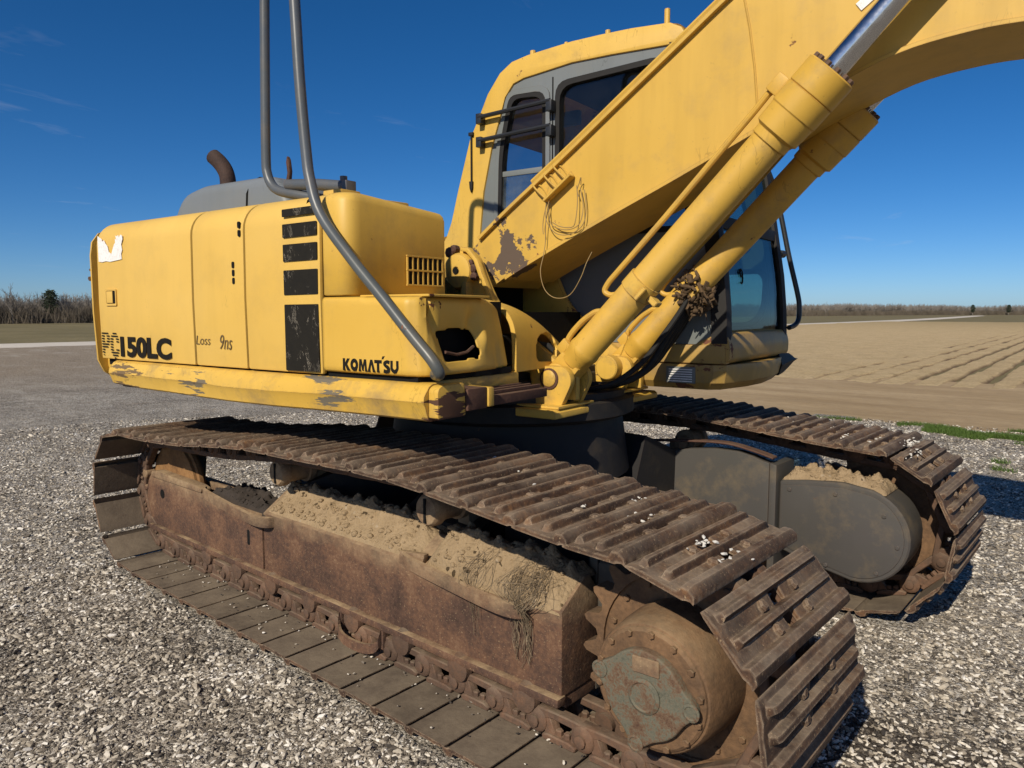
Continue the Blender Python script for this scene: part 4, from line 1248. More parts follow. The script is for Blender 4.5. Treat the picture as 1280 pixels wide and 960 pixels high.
def cyl_bracket(u0, v, z0):
    for s_ in (-1, 1):
        bm = NB()
        poly = rpoly([(u0 - .085, z0 - .125), (u0 - .10, z0 + .050), (u0 + .01, z0 + .056), (u0 + .085, z0 + .054), (u0 + .115, z0 - .005), (u0 + .055, z0 - .125)], [.005, .005, .02, .05, .05, .01])
        a, b = sorted((v + s_ * .058, v + s_ * .092))
        prism(bm, poly, 'y', a, b, .005)
        bk = obj('cylinder_bracket', bm, 'yellow_worn', EX, FU)
        bm = NB()
        if s_ < 0:
            lathe(bm, [(0, .046), (.006, .046), (.007, .040)], (u0, v - .0915, z0), (0, -1, 0), 24); obj('pin_seat', bm, 'brown', bk, FU)
            bm = NB(); lathe(bm, [(0, .036), (.005, .036), (.009, .030), (.010, .006)], (u0, v - .096, z0 + .002), (0, -1, 0), 24); obj('pin', bm, 'yellow_worn', bk, FU)
    bm = NB()
    box(bm, u0 - .14, u0 + .085, v - .15, v + .15, z0 - .1225, z0 - .110, .004)
    obj('bracket_base', bm, 'yellow_worn', EX, FU)
cyl_bracket(.510, -.315, 1.115)
cyl_bracket(.492, .285, 1.128)
bm = NB()
lathe(bm, [(0, .060), (.055, .060), (.060, .055), (.062, .016)], (.492, .285 - .093, 1.128), (0, -1, 0), 26); obj('pin_boss', bm, 'yellow_worn', CYF, FU)
# centre front frame between the brackets
bm = NB()
prism(bm, [(.20, .955), (.20, .992), (.585, .992), (.60, .98), (.60, .955)], 'y', -.50, .50, .006)
obj('front_frame', bm, 'yellow_worn', EX, FU)
bm = NB(); box(bm, -.5, .25, -.295, .295, 1.05, 1.40); obj('swivel_well', bm, 'interior', EX, FU)
# black hoses
for k, (dv_, r_) in enumerate(((0, .015), (.045, .015), (.09, .013), (-.05, .013), (.12, .011))):
    bm = NB()
    p = [(.06, .02 + dv_ * .8, 1.36), (.30, -.02 + dv_, 1.20 - .02 * k), (.44, -.02 + dv_ * 1.1, 1.075 - .01 * k), (.60, .03 + dv_ * 1.2, 1.065), (.70, .14 + dv_ * 1.1, 1.13 + .01 * k), (.78, .20 + dv_, 1.29), (.84, .24 + dv_ * .8, 1.40), (.88, .27 + dv_ * .6, 1.50)]
    tube(bm, smooth_path(p, 6), r_, 10)
    obj('hydraulic_hose', bm, 'rubber', EX, FU)
# rotten sleeve hanging at the far cylinder
random.seed(11)
bm = NB()
for k in range(70):
    t = .50 + random.random() * .12; a_ = random.uniform(0, 6.28)
    b0 = PF(t, .073 * math.cos(a_), .073 * math.sin(a_))
    L = random.uniform(.015, .085) * (1.2 if math.sin(a_) < .3 else .5)
    p = [b0, b0 + Vector((random.uniform(-.03, .03), random.uniform(-.03, .02), -L * .5)), b0 + Vector((random.uniform(-.05, .05), random.uniform(-.05, .03), -L))]
    w = random.uniform(.004, .012)
    tube(bm, p, (lambda q, w=w: w * (1 - .7 * q)), 4)
for k in range(170):
    t = .49 + random.random() * .12; a_ = random.uniform(0, 6.28); p = PF(t, .070 * math.cos(a_), .070 * math.sin(a_)) + Vector((0, random.uniform(-.03, .03), -random.random() ** 1.5 * .085))
    bmesh.ops.create_icosphere(bm, subdivisions=1, radius=random.uniform(.010, .026), matrix=Matrix.Translation(p) @ Matrix.Rotation(random.uniform(0, 3), 4, (random.random(), random.random(), .3)) @ Matrix.Diagonal((random.uniform(.6, 1.6), random.uniform(.3, .9), random.uniform(.25, .6), 1)))
obj('rotten_sleeve', bm, 'foam', CYF, FU, sharp=60)

# ------------------------------------------------------------------ cab
V0, V1 = .345, 1.345
outl = [(-.76, 1.16), (-.755, 1.79), (-.712, 1.845), (-.672, 1.93), (-.621, 2.102), (-.528, 2.388), (-.455, 2.515), (-.397, 2.622), (-.312, 2.720), (-.23, 2.766), (-.124, 2.782), (.152, 2.797), (.328, 2.795), (.495, 2.789), (.695, 2.772), (.755, 2.740), (.785, 2.69), (.90, 2.10), (.985, 1.60), (1.005, 1.40), (1.010, 1.245)]
inl = [(-.46, 1.245), (-.458, 1.815), (-.428, 2.084), (-.369, 2.323), (-.307, 2.489), (-.274, 2.583), (-.219, 2.646), (-.150, 2.664), (-.071, 2.670), (.153, 2.688), (.387, 2.683), (.707, 2.668), (.735, 2.64), (.84, 2.10), (.93, 1.60), (.955, 1.40), (.960, 1.245)]
W1 = rpoly([(-.333, 1.62), (-.315, 2.30), (-.245, 2.585), (-.012, 2.575), (-.010, 1.62)], [.03, .1, .05, .07, .03])
W2 = rpoly([(.060, 1.80), (.060, 2.60), (.640, 2.618), (.800, 1.94), (.820, 1.80)], [.03, .08, .05, .03, .03])
BASE = [(-.74, 1.153), (-.74, 1.243), (1.010, 1.243), (1.014, 1.153)]
cab_mats = {}
def cab_side(va, vb, name_side, holes):
    lo_, hi_ = min(va, vb), max(va, vb)
    s_ = 1 if vb > va else -1         # va is the outer face
    bm = NB()
    ring = [(x, z) for x, z in outl if True]
    ring[0] = (-.76, 1.243)
    poly = ring[0:17] + list(reversed(inl[0:13]))
    a, b = sorted((va - s_ * .0, va + s_ * .05)); prism(bm, poly, 'y', a, b, .010, 2, 50)
    sh = obj('cab_shell', bm, 'yellow', CAB, FU, sharp=35)
    bm = NB(); prism(bm, outl[16:] + list(reversed(inl[12:])), 'y', a + .004, b, .008, 2, 50)
    obj('side_pillar', bm, 'gray_cover', CAB, FU, sharp=35)
    bm = NB()
    gl_ = [(x, z) for x, z in inl] if name_side == 'right' else inl[:-4] + [(.90, 1.90), (.945, 1.62), (.957, 1.40), (.960, 1.245)]
    a, b = sorted((va + s_ * .012, va + s_ * .042)); plate(bm, gl_, holes, 'y', a, b)
    obj('cab_panel', bm, 'gray', CAB, FU, sharp=30)
    bm = NB()
    a, b = sorted((va - s_ * .002, va + s_ * .05)); prism(bm, BASE, 'y', a, b, .006)
    obj('cab_sill', bm, 'yellow_dirty_shaded', CAB, FU)
bm = NB(); box(bm, -.70, .93, V0 + .05, V1 - .05, 1.16, 1.235, .01)
CAB = obj('cab', bm, 'interior', EX, FU)
cab_side(V0, V0 + .1, 'right', [W1, W2])
W3 = rpoly([(-.25, 1.75), (-.20, 2.55), (.60, 2.58), (.80, 1.88), (.80, 1.75)], .06); W4 = rpoly([(.40, 1.32), (.40, 1.64), (.875, 1.64), (.90, 1.60), (.895, 1.40), (.83, 1.32)], [.03, .01, .02, .02, .05, .05])
cab_side(V1, V1 - .1, 'left', [W3, W4])
# roof skin and rear skin swept over the outline
bm = NB()
skin = [Vector((x, z, 0)) for x, z in outl[0:17]]
sp = smooth_path(skin, 4)
rows = []
for i, p in enumerate(sp):
    d = (sp[min(i + 1, len(sp) - 1)] - sp[max(i - 1, 0)]).normalized(); nn = Vector((d.y, -d.x, 0))
    row = []
    for v, ins in ((V0 + .003, .016), (V0 + .012, .004), (V0 + .03, -.003), (V0 + .15, -.008), ((V0 + V1) / 2, -.016), (V1 - .15, -.008), (V1 - .03, -.003), (V1 - .012, .004), (V1 - .003, .016)):
        q = p + nn * ins; row.append(bm.verts.new((q.x, v, q.y)))
    rows.append(row)
skip_rear = lambda c: (1.75 < c.z < 2.42 and V0 + .1 < c.y < V1 - .1 and c.x < -.4)
for a, b in zip(rows, rows[1:]):
    for k in range(8):
        c = (a[k].co + b[k + 1].co) / 2
        if skip_rear(c): continue
        bm.faces.new((a[k], a[k + 1], b[k + 1], b[k]))
bmesh.ops.solidify(bm, geom=bm.faces[:], thickness=.02)
obj('cab_roof', bm, 'yellow', CAB, FU, sharp=40)
for (u, r_, h_) in ((-.122, .016, .03), (.09, .010, .012), (.338, .014, .02), (.66, .014, .05)):
    bm = NB(); z_ = 2.765 if u < 0 else 2.785
    cyl(bm, (u, V0 + .05, z_ - .01), (u, V0 + .05, z_ + .02 + h_), r_, None, 10, .002); obj('roof_stud', bm, 'yellow', CAB, FU)
# windows
def inset(poly, k):
    cx = sum(p[0] for p in poly) / len(poly); cz = sum(p[1] for p in poly) / len(poly)
    return [(p[0] + (k if p[0] < cx else -k), p[1] + (k if p[1] < cz else -k)) for p in poly]
for (wp, va, s_, mat_) in ((W1, V0, 1, 'glass'), (W2, V0, 1, 'glass'), (W3, V1, -1, 'glass'), (W4, V1, -1, 'glass_front')):
    bm = NB()
    a, b = sorted((va + s_ * .004, va + s_ * .050)); plate(bm, inset(wp, -.010), [inset(wp, .018)], 'y', a, b)
    obj('window_seal', bm, 'rubber', CAB, FU)
    bm = NB(); prism(bm, inset(wp, .010), 'y', va + s_ * .030 - .003, va + s_ * .030 + .003); obj('window_glass', bm, mat_, CAB, FU)
bm = NB()
box(bm, -.325, -.014, V0 + .012, V0 + .026, 2.155, 2.185, .003); box(bm, -.325, -.014, V0 + .012, V0 + .026, 1.63, 1.65)
obj('window_sash', bm, 'gray', CAB, FU)
bm = NB(); prism(bm, [(-.318, 1.65), (-.316, 2.155), (-.022, 2.155), (-.022, 1.65)], 'y', V0 + .016, V0 + .021); obj('window_glass', bm, 'glass_dirty', CAB, FU)
bm = NB()
plate(bm, rpoly([(-.365, 1.60), (-.345, 2.31), (-.262, 2.617), (.018, 2.608), (.02, 1.60)], [.02, .12, .06, .08, .02]), [inset(W1, -.004)], 'y', V0 + .002, V0 + .02)
obj('window_frame', bm, 'gray', CAB, FU)
for z in (2.500, 2.372):
    bm = NB()
    tube(bm, [(-.435, V0 - .035, z - .008), (.045, V0 - .035, z + .008)], .0125, 8)
    for u in (-.43, .04): box(bm, u - .018, u + .018, V0 - .045, V0 + .014, z - .045, z + .012, .004)
    obj('guard_bar', bm, 'black', CAB, FU)
bm = NB()
box(bm, -.513, -.505, V0 - .012, V0 + .0, 2.13, 2.42, .002)
prism(bm, [(-.522, 2.15), (-.498, 2.15), (-.50, 2.11), (-.509, 2.085), (-.518, 2.11)], 'y', V0 - .016, V0 + .001, .003)
box(bm, -.525, -.493, V0 - .016, V0 + .001, 2.405, 2.425, .003)
obj('rubber_strap', bm, 'rubber', CAB, FU)
bm = NB()   # dark pillar between the windows
box(bm, .030, .036, V0 + .008, V0 + .013, 1.30, 2.64); obj('door_seam', bm, 'interior', CAB, FU)
# front: pillars, windscreen, lower panel
def front_pt(z):
    pts = [(.745, 2.72), (.80, 2.60), (.90, 2.10), (.985, 1.60), (1.005, 1.40), (1.010, 1.245)]
    for (u0, z0), (u1, z1) in zip(pts, pts[1:]):
        if z1 <= z <= z0: return u0 + (u1 - u0) * (z0 - z) / (z0 - z1)
    return pts[-1][0]
zz = [2.68 - k * (2.68 - 1.25) / 16 for k in range(17)]
for v, w_ in ((V0 + .035, .035), (V1 - .035, .035)):
    bm = NB(); rows = []
    for z in zz:
        u = front_pt(z); rows.append([bm.verts.new((u - .07, v - w_, z)), bm.verts.new((u + .006, v - w_, z)), bm.verts.new((u + .012, v, z)), bm.verts.new((u + .006, v + w_, z)), bm.verts.new((u - .07, v + w_, z))])
    for a, b in zip(rows, rows[1:]):
        for k in range(5): bm.faces.new((a[k], a[(k + 1) % 5], b[(k + 1) % 5], b[k]))
    bm.faces.new(rows[0]); bm.faces.new(rows[-1][::-1])
    obj('front_pillar', bm, 'dark_shaded_frame', CAB, FU, sharp=40)
def screen(z0, z1, v0, v1, mat_, name, off=-.01):
    bm = NB(); rows = []
    n_ = 8
    for k in range(n_ + 1):
        z = z0 + (z1 - z0) * k / n_; u = front_pt(z) + off
        rows.append([bm.verts.new((u, v0, z)), bm.verts.new((u, v1, z)), bm.verts.new((u - .006, v1, z)), bm.verts.new((u - .006, v0, z))])
    for a, b in zip(rows, rows[1:]):
        for k in range(4): bm.faces.new((a[k], a[(k + 1) % 4], b[(k + 1) % 4], b[k]))
    bm.faces.new(rows[0][::-1]); bm.faces.new(rows[-1])
    return obj(name, bm, mat_, CAB, FU)
screen(1.86, 2.64, V0 + .07, V1 - .07, 'glass_front', 'windscreen')
ws = screen(1.30, 1.80, V0 + .07, V1 - .07, 'glass_front', 'windscreen')
bm = NB(); box(bm, front_pt(1.83) - .045, front_pt(1.83) + .004, V0 + .05, V1 - .05, 1.80, 1.86, .006); obj('windscreen_bar', bm, 'dark_shaded_frame', CAB, FU)
bm = NB(); box(bm, .70, .79, V0 + .05, V1 - .05, 2.64, 2.70, .01); obj('windscreen_header', bm, 'dark_shaded_frame', CAB, FU)
bm = NB()
nine = [(.640, 1.600), (.628, 1.612), (.612, 1.608), (.606, 1.592), (.614, 1.577), (.630, 1.576), (.640, 1.588), (.642, 1.600), (.642, 1.575), (.638, 1.555), (.626, 1.542), (.610, 1.546)]
tube(bm, smooth_path([(front_pt(z) - .006, v, z) for v, z in nine], 4), .0042, 6)
obj('lettering', bm, 'ink', ws, FU)
bm = NB()
prism(bm, rpoly([(.86, 1.155), (1.012, 1.155), (1.028, 1.175), (1.030, 1.235), (1.012, 1.298), (.985, 1.305), (.86, 1.25)], .02), 'y', V0 + .005, V1 - .005, .015, 3, 40)
obj('front_panel', bm, 'yellow_dirty_shaded', CAB, FU)
# deck skirt below the cab
bm = NB()
pts = [(-.60, V0 - .01), (.955, V0 - .01), (1.005, V0 + .03), (1.055, .62), (1.065, .90), (1.03, 1.20), (.97, 1.32), (-.6, 1.32)]
rows = []
for z, k in ((1.148, 0), (1.12, -.004), (1.06, .008), (1.025, .04), (1.02, .09)):
    rows.append([bm.verts.new((x - k * (1 if x > 0 else -1), y + k * (1 if y < .8 else -1), z)) for x, y in pts])
for a, b in zip(rows, rows[1:]):
    for k in range(len(pts)): bm.faces.new((a[k], a[(k + 1) % len(pts)], b[(k + 1) % len(pts)], b[k]))
bm.faces.new(rows[0][::-1]); bm.faces.new(rows[-1])
sk = obj('cab_skirt', bm, 'yellow_dirty_shaded', EX, FU, sharp=25)
bm = NB(); box(bm, .72, .87, V0 - .016, V0 - .006, 1.055, 1.135, .003)
vp = obj('warning_plate', bm, 'gray', sk, FU)
for k in range(6):
    bm = NB(); box(bm, .735, .855, V0 - .0185, V0 - .0155, 1.062 + k * .0115, 1.067 + k * .0115); obj('plate_line', bm, 'white', vp, FU)
bm = NB()
rows = []
for t_, zl, zh in ((0, 1.045, 1.165), (.3, 1.055, 1.168), (.6, 1.075, 1.160), (.85, 1.10, 1.140), (1.0, 1.116, 1.124)):
    v = 1.17 + .40 * t_; u1 = 1.045 - .02 * t_; u0 = .80
    rows.append([bm.verts.new(q) for q in ((u0, v, zl), (u1 - .02, v, zl), (u1, v, (zl + zh) / 2), (u1 - .02, v, zh), (u0, v, zh))])
for a, b in zip(rows, rows[1:]):
    for k in range(5): bm.faces.new((a[k], a[(k + 1) % 5], b[(k + 1) % 5], b[k]))
bm.faces.new(rows[0]); bm.faces.new(rows[-1][::-1])
obj('step_nose', bm, 'rubber', EX, FU)
bm = NB()
tube(bm, smooth_path([(.87, 1.36, 2.22), (.90, 1.43, 2.10), (.935, 1.440, 1.95), (.985, 1.448, 1.72), (1.035, 1.455, 1.52), (1.05, 1.456, 1.44), (1.052, 1.445, 1.36), (1.045, 1.40, 1.325), (1.03, 1.33, 1.31)], 6), .0145, 10)
obj('cab_handrail', bm, 'black', CAB, FU)
bm = NB(); cyl(bm, (.955, 1.35, 1.735), (.965, 1.40, 1.735), .022, None, 10, .004); cyl(bm, (.965, 1.40, 1.735), (.967, 1.415, 1.735), .013, None, 8); obj('rubber_stop', bm, 'black', CAB, FU)
# interior
bm = NB()
box(bm, -.30, .22, .66, 1.08, 1.42, 1.55, .05, 3)
box(bm, -.38, -.24, .68, 1.06, 1.50, 2.10, .05, 3)
obj('driver_seat', bm, 'interior', CAB, FU)
bm = NB()
box(bm, -.10, .62, V0 + .06, .60, 1.24, 1.66, .04, 3); box(bm, .42, .66, V0 + .08, .56, 1.60, 1.80, .03, 3)
obj('control_console', bm, 'interior', CAB, FU)
bm = NB()
cyl(bm, (.45, .62, 1.5), (.48, .62, 1.80), .012); cyl(bm, (.48, .62, 1.78), (.50, .62, 1.88), .024, .02, 12, .005)
cyl(bm, (.45, 1.10, 1.5), (.48, 1.10, 1.80), .012); cyl(bm, (.48, 1.10, 1.78), (.50, 1.10, 1.88), .024, .02, 12, .005)
obj('control_lever', bm, 'black', CAB, FU)
bm = NB(); box(bm, -.22, .70, V0 + .06, V1 - .06, 2.70, 2.74, .01); obj('headliner', bm, 'interior', CAB, FU)
bm = NB(); box(bm, -.10, .02, V0 + .30, V0 + .34, 2.46, 2.54, .01); obj('dome_lamp', bm, 'gray', CAB, FU)
# body between cab and front cowl
bm = NB()
box(bm, -.68, -.10, -.66, .28, 1.10, 1.62, .02); obj('rear_bulkhead', bm, 'interior', EX, FU)

# ================================================================== THINGS LYING ON THE MACHINE
def slope_z(o):      # top of the near track frame, o = offset outwards
    if o > .072: return .468
    if o > -.048: return .468 + (.072 - o) / .12 * .084
    return .552
def mound(name, x0, x1, o0, o1, zf, h, cy, sg, label, mat='dirt', nx=60, no=16, seed=0, stones=40, cut=None):
    random.seed(seed); bm = NB(); rows = []
    for i in range(nx + 1):
        x = x0 + (x1 - x0) * i / nx; row = []
        for j in range(no + 1):
            o = o0 + (o1 - o0) * j / no
            ex = min(1, i / 5, (nx - i) / 5); eo = min(1, j / 3, (no - j) / 3)
            k = ex * eo
            hh = h(x, o) * k + k * (.010 * mnoise.noise((x * 14, o * 14, seed)) + (.009 * mnoise.noise((x * 45, o * 45, seed + 5)) + .007 * mnoise.noise((x * 110, o * 110, seed + 9))) * (1.0 if o < .0 else max(.25, 1 - o * 14)))
            lump = max(0, mnoise.noise((x * 22, o * 22, seed + 3)) - .05) * (.055 if o < .015 else .022) * k
            z = zf(o) + .003 * (1 if k > 0 else -4) + max(hh + lump, -.004)
            row.append(bm.verts.new((x, cy + sg * o, z)))
        rows.append(row)
    for i in range(nx):
        for j in range(no): bm.faces.new((rows[i][j], rows[i + 1][j], rows[i + 1][j + 1], rows[i][j + 1]))
    for k in range(stones):
        i = random.randint(4, nx - 4); j = int(2 + (no - 4) * random.random() ** 1.8)
        p = rows[i][j].co; r_ = .0025 + .015 * random.random() ** 3.5
        bmesh.ops.create_icosphere(bm, subdivisions=1, radius=r_, matrix=Matrix.Translation(p) @ Matrix.Diagonal((1, random.uniform(.6, 1.2), random.uniform(.5, .9), 1)))
    o = obj(name, bm, mat, None, FW, sharp=60, base=True)
    return tag(o, label, 'dirt')
def hA(x, o):
    return .012 + .040 * math.exp(-((o + .055) / .05) ** 2) * (.75 + .5 * mnoise.noise((x * 5, 0, 2))) * min(1, max(0, (-2.12 - x) / .10 + .2))
mound('dirt_heap', -3.07, -2.03, .070, -.13, slope_z, hA, NY, -1, 'long heap of crumbly tan dirt along the middle of the rusty frame', seed=4, stones=420, nx=110, no=22)
def hB(x, o):
    return .014 + .055 * math.exp(-((o - .0) / .07) ** 2 - ((x + 1.85) / .12) ** 2) + .045 * math.exp(-((o + .02) / .07) ** 2 - ((x + 1.58) / .13) ** 2) + .012 * mnoise.noise((x * 8, o * 8, 1))
mound('dirt_heap', -1.98, -1.345, .078, -.12, slope_z, hB, NY, -1, 'lumpy tan dirt clod matted with dry roots at the sprocket end', seed=8, stones=150, nx=76, no=24)
def hC(x, o): return .018 + .022 * math.exp(-((x + 3.45) / .12) ** 2) + .02 * mnoise.noise((x * 9, o * 9, 6))
mound('soil_heap', -3.64, -3.06, .080, -.12, lambda o: .462, hC, NY, -1, 'dark damp soil lying in the frame pocket behind the first curved lip', 'soil', seed=12, stones=120, nx=60, no=20)
def hD(x, o): return .035 + .012 * mnoise.noise((x * 8, o * 8, 3)) - .02 * max(0, (x + 1.05) / .25)
mound('dirt_heap', -1.325, -.86, -.325, -.12, lambda o: .600, hD, FY, 1, 'pale tan dirt ridge on top of the rounded grey motor cover of the far track', seed=15, stones=120, nx=60, no=18)
def tangle(name, label, seed, n, x0, x1, zlo, spread):
    random.seed(seed); bm = NB()
    for k in range(n):
        x = random.uniform(x0, x1); o = random.uniform(-.02, .07)
        p = Vector((x, NY - o, slope_z(o) + .035 + random.uniform(0, .03)))
        pts = [p]
        fall = random.random() < .72
        cx = x + random.uniform(-.05, .05)
        if fall:
            pts.append(Vector((cx + random.uniform(-.02, .02), NY - random.uniform(.09, .125), .50 + random.uniform(-.01, .03))))
            z = .45; d = random.uniform(.10, .13)
            end = random.uniform(zlo, .44)
            xx = (x0 + x1) / 2 + spread * random.uniform(-1, 1)
            while z > end:
                pts.append(Vector((xx + random.uniform(-.012, .012), NY - .078 - random.uniform(.003, .02) - max(0, z - .40) * .5, z))); z -= random.uniform(.025, .05)
            if len(pts) < 3: pts.append(pts[-1] + Vector((.01, 0, -.03)))
        else:
            for q in range(4): pts.append(pts[-1] + Vector((random.uniform(-.05, .05), random.uniform(-.05, .03), random.uniform(-.012, .010))))
        tube(bm, smooth_path(pts, 3), random.uniform(.0005, .0011), 3, False)
    o = obj(name, bm, 'straw', None, FW, sharp=80, recalc=False)
    return tag(o, label, 'roots', 'dry root tangles on the near track frame')
tangle('root_tangle', 'thick mat of dry roots hanging over the right end of the rusty frame lip', 21, 90, -1.56, -1.42, .22, .036)
tangle('root_tangle', 'thin strands of dry roots hanging below the middle of the rusty frame lip', 22, 26, -1.75, -1.66, .27, .016)
# cable hanging from the lamp bracket on the boom
random.seed(2)
bm = NB()
V_ = -.226
loops = [
    [(.545, 1.935), (.56, 1.86), (.555, 1.79), (.52, 1.765), (.46, 1.765), (.40, 1.79), (.385, 1.85), (.39, 1.90), (.42, 1.925)],
    [(.53, 1.95), (.535, 1.88), (.53, 1.80), (.51, 1.772), (.45, 1.778), (.405, 1.80)],
    [(.565, 1.93), (.575, 1.84), (.56, 1.775), (.50, 1.742), (.44, 1.745), (.40, 1.775), (.375, 1.83), (.375, 1.90)],
    [(.39, 1.90), (.372, 1.80), (.365, 1.72), (.36, 1.66), (.362, 1.58), (.39, 1.50), (.45, 1.462), (.52, 1.475), (.575, 1.545), (.60, 1.61), (.605, 1.66)],
    [(.55, 1.95), (.555, 1.98), (.54, 1.96), (.53, 1.93), (.54, 1.90)], [(.375, 1.89), (.36, 1.84), (.352, 1.79), (.36, 1.75)]]
for k, lp in enumerate(loops):
    tube(bm, smooth_path([(u, V_ + random.uniform(-.010, .008) + (-.03 if k == 3 and z < 1.64 else 0), z) for u, z in lp], 6), .0021 if k != 3 else .0019, 5)
tag(obj('cable_loop', bm, 'wirec', None, FU), 'thin loose cable coiled in loops and hanging from the bracket on the boom side', 'cable')

# ================================================================== GROUND
def gz(x, y):
    return .012 * mnoise.noise((x * .9, y * .9, 0)) + .007 * mnoise.noise((x * 3.1, y * 3.1, 4)) - .006
def mk_gravel():
    m = NT('gravel')
    pos = m.pos.outputs['Position']
    big = m.math('ADD', m.math('MULTIPLY', m.noise(.8, 4, .6), .6), m.math('MULTIPLY', m.noise(3.2, 4, .6), .4))
    col = []
    v1 = m.xyz(m.voro(62.0, out='Color')); d1 = m.voro(62.0)
    v2 = m.xyz(m.voro(130.0, out='Color')); d2 = m.voro(130.0)
    sh = m.math('ADD', v1[0], m.math('MULTIPLY', m.math('SUBTRACT', big, .5), 1.1))
    c = m.ramp(sh, [(0.0, (.045, .042, .04)), (.16, (.15, .128, .10)), (.34, (.31, .265, .205)), (.54, (.50, .44, .355)), (.80, (.62, .57, .49)), (1.0, (.78, .74, .67))])
    sh2 = m.math('ADD', v2[0], m.math('MULTIPLY', m.math('SUBTRACT', big, .5), 1.1))
    c2 = m.ramp(sh2, [(0.0, (.04, .036, .033)), (.30, (.20, .17, .135)), (.60, (.38, .33, .262)), (1.0, (.58, .53, .46))])
    c = m.mix(m.rng(d1, .40, .55), c, c2)
    # brown earth further out to the left and in patches
    px = m.xyz()
    far = m.rng(m.math('ADD', px[0], m.math('MULTIPLY', m.noise(.25, 4, .6), 6.0)), -10.0, -17.0)
    pat = m.math('MULTIPLY', m.rng(m.noise(1.3, 5, .65), .58, .70), .55)
    c = m.mix(m.math('MAXIMUM', m.math('MULTIPLY', far, .75), pat), c, m.mix(m.noise(30.0, 5, .7), (.25, .19, .125), (.42, .33, .23)))
    # worn ruts and pale swept patches, drawn out along the lot
    rut = m.noise(.55, 5, .62, m.scale((.8, 2.6, 1.0)), .6)
    c = m.mix(m.math('MULTIPLY', m.rng(rut, .58, .72), .34), c, (.13, .105, .08))
    c = m.mix(m.math('MULTIPLY', m.rng(rut, .46, .34), .42), c, (.56, .50, .42))
    gr = m.noise(13.0, 5, .75, m.scale((1.0, 1.0, 1.0)))
    c = m.mix(m.math('MULTIPLY', m.rng(gr, .53, .66), .45), c, (.58, .53, .455))
    c = m.mix(m.math('MULTIPLY', m.rng(gr, .45, .34), .42), c, (.11, .09, .07))
    # oil-dark patch beside the near track
    st = m.math('MULTIPLY', m.math('ADD', m.near((-.42, 2.30, 0), .15, .62), m.math('SUBTRACT', m.noise(5.0, 5, .6), .5)), 1.0)
    c = m.mix(m.math('MULTIPLY', m.rng(st, .30, .55), .8), c, (.035, .024, .017))
    h = m.math('ADD', m.math('MULTIPLY', d1, -1.0), m.math('MULTIPLY', d2, -.5))
    nrm = m.bump(h, 1.0, .012)
    nrm = m.bump(gr, 1.0, .05, nrm)
    return m.done(c, .9, 0.0, nrm, .25)
M['gravel'] = mk_gravel()
def mk_stone():
    m = NT('gravel_stone')
    oi = m.t.nodes.new('ShaderNodeObjectInfo')
    big = m.math('ADD', m.math('MULTIPLY', m.noise(.8, 4, .6, oi.outputs['Location']), .6), m.math('MULTIPLY', m.noise(3.2, 4, .6, oi.outputs['Location']), .4))
    sh = m.math('ADD', oi.outputs['Random'], m.math('MULTIPLY', m.math('SUBTRACT', big, .5), 1.2))
    c = m.ramp(sh, [(0.0, (.035, .031, .029)), (.15, (.080, .068, .058)), (.31, (.205, .175, .138)), (.47, (.36, .312, .248)), (.66, (.54, .485, .40)), (.88, (.72, .665, .575)), (1.0, (.78, .74, .68))])
    c = m.mix(m.math('MULTIPLY', m.rng(m.noise(120.0, 4, .7), .4, .7), .35), c, (.20, .165, .12))
    return m.done(c, .85, 0.0, m.bump(m.noise(200.0, 4, .6), .4, .002), .3)
M['stone'] = mk_stone()
def mk_ground(name, a, b, c3, sc=3.0, fine=40.0, st=None):
    m = NT(name)
    c = m.mix(m.rng(m.noise(sc, 7, .65, m.scale(st) if st else None), .35, .68), a, b)
    c = m.mix(m.math('MULTIPLY', m.rng(m.noise(fine, 6, .7, m.scale(st) if st else None), .45, .70), .7), c, c3)
    return m.done(c, .95, 0.0, m.bump(m.noise(fine, 6, .7), .7, .02), .15)
M['far_ground'] = mk_ground('far_grass_ground', (.15, .125, .062), (.23, .19, .10), (.105, .098, .048), .12, 3.0)
M['dirt_track'] = mk_ground('dirt_track', (.31, .22, .12), (.46, .345, .205), (.235, .165, .09), .6, 16.0, (.35, 1.6, 1.0))
M['road'] = mk_ground('pale_road', (.55, .50, .43), (.62, .57, .50), (.48, .43, .36), .5, 8.0)
def mk_field():
    m = NT('field_stubble')
    px = m.xyz()
    at = m.t.nodes.new('ShaderNodeAttribute'); at.attribute_name = 'furrow'; at.attribute_type = 'GEOMETRY'
    c = m.mix(m.rng(m.noise(1.2, 6, .7), .35, .65), (.50, .37, .20), (.64, .49, .28))
    c = m.mix(m.math('MULTIPLY', m.rng(m.noise(16.0, 7, .75), .45, .62), .55), c, (.36, .25, .125))
    c = m.mix(m.math('MULTIPLY', m.rng(m.noise(45.0, 4, .7), .58, .68), .6), c, (.58, .47, .31))
    c = m.mix(m.math('MULTIPLY', m.rng(m.noise(6.0, 5, .75), .50, .66), .45), c, (.27, .185, .095))
    c = m.mix(m.math('MULTIPLY', m.rng(at.outputs['Fac'], .05, .6), .92), c, (.12, .078, .05))
    c = m.mix(m.math('MULTIPLY', m.rng(px[1], 55.0, 110.0), .6), c, (.31, .24, .12))
    return m.done(c, .95, 0.0, m.bump(m.noise(20.0, 7, .75), .9, .05), .15)
M['field'] = mk_field()

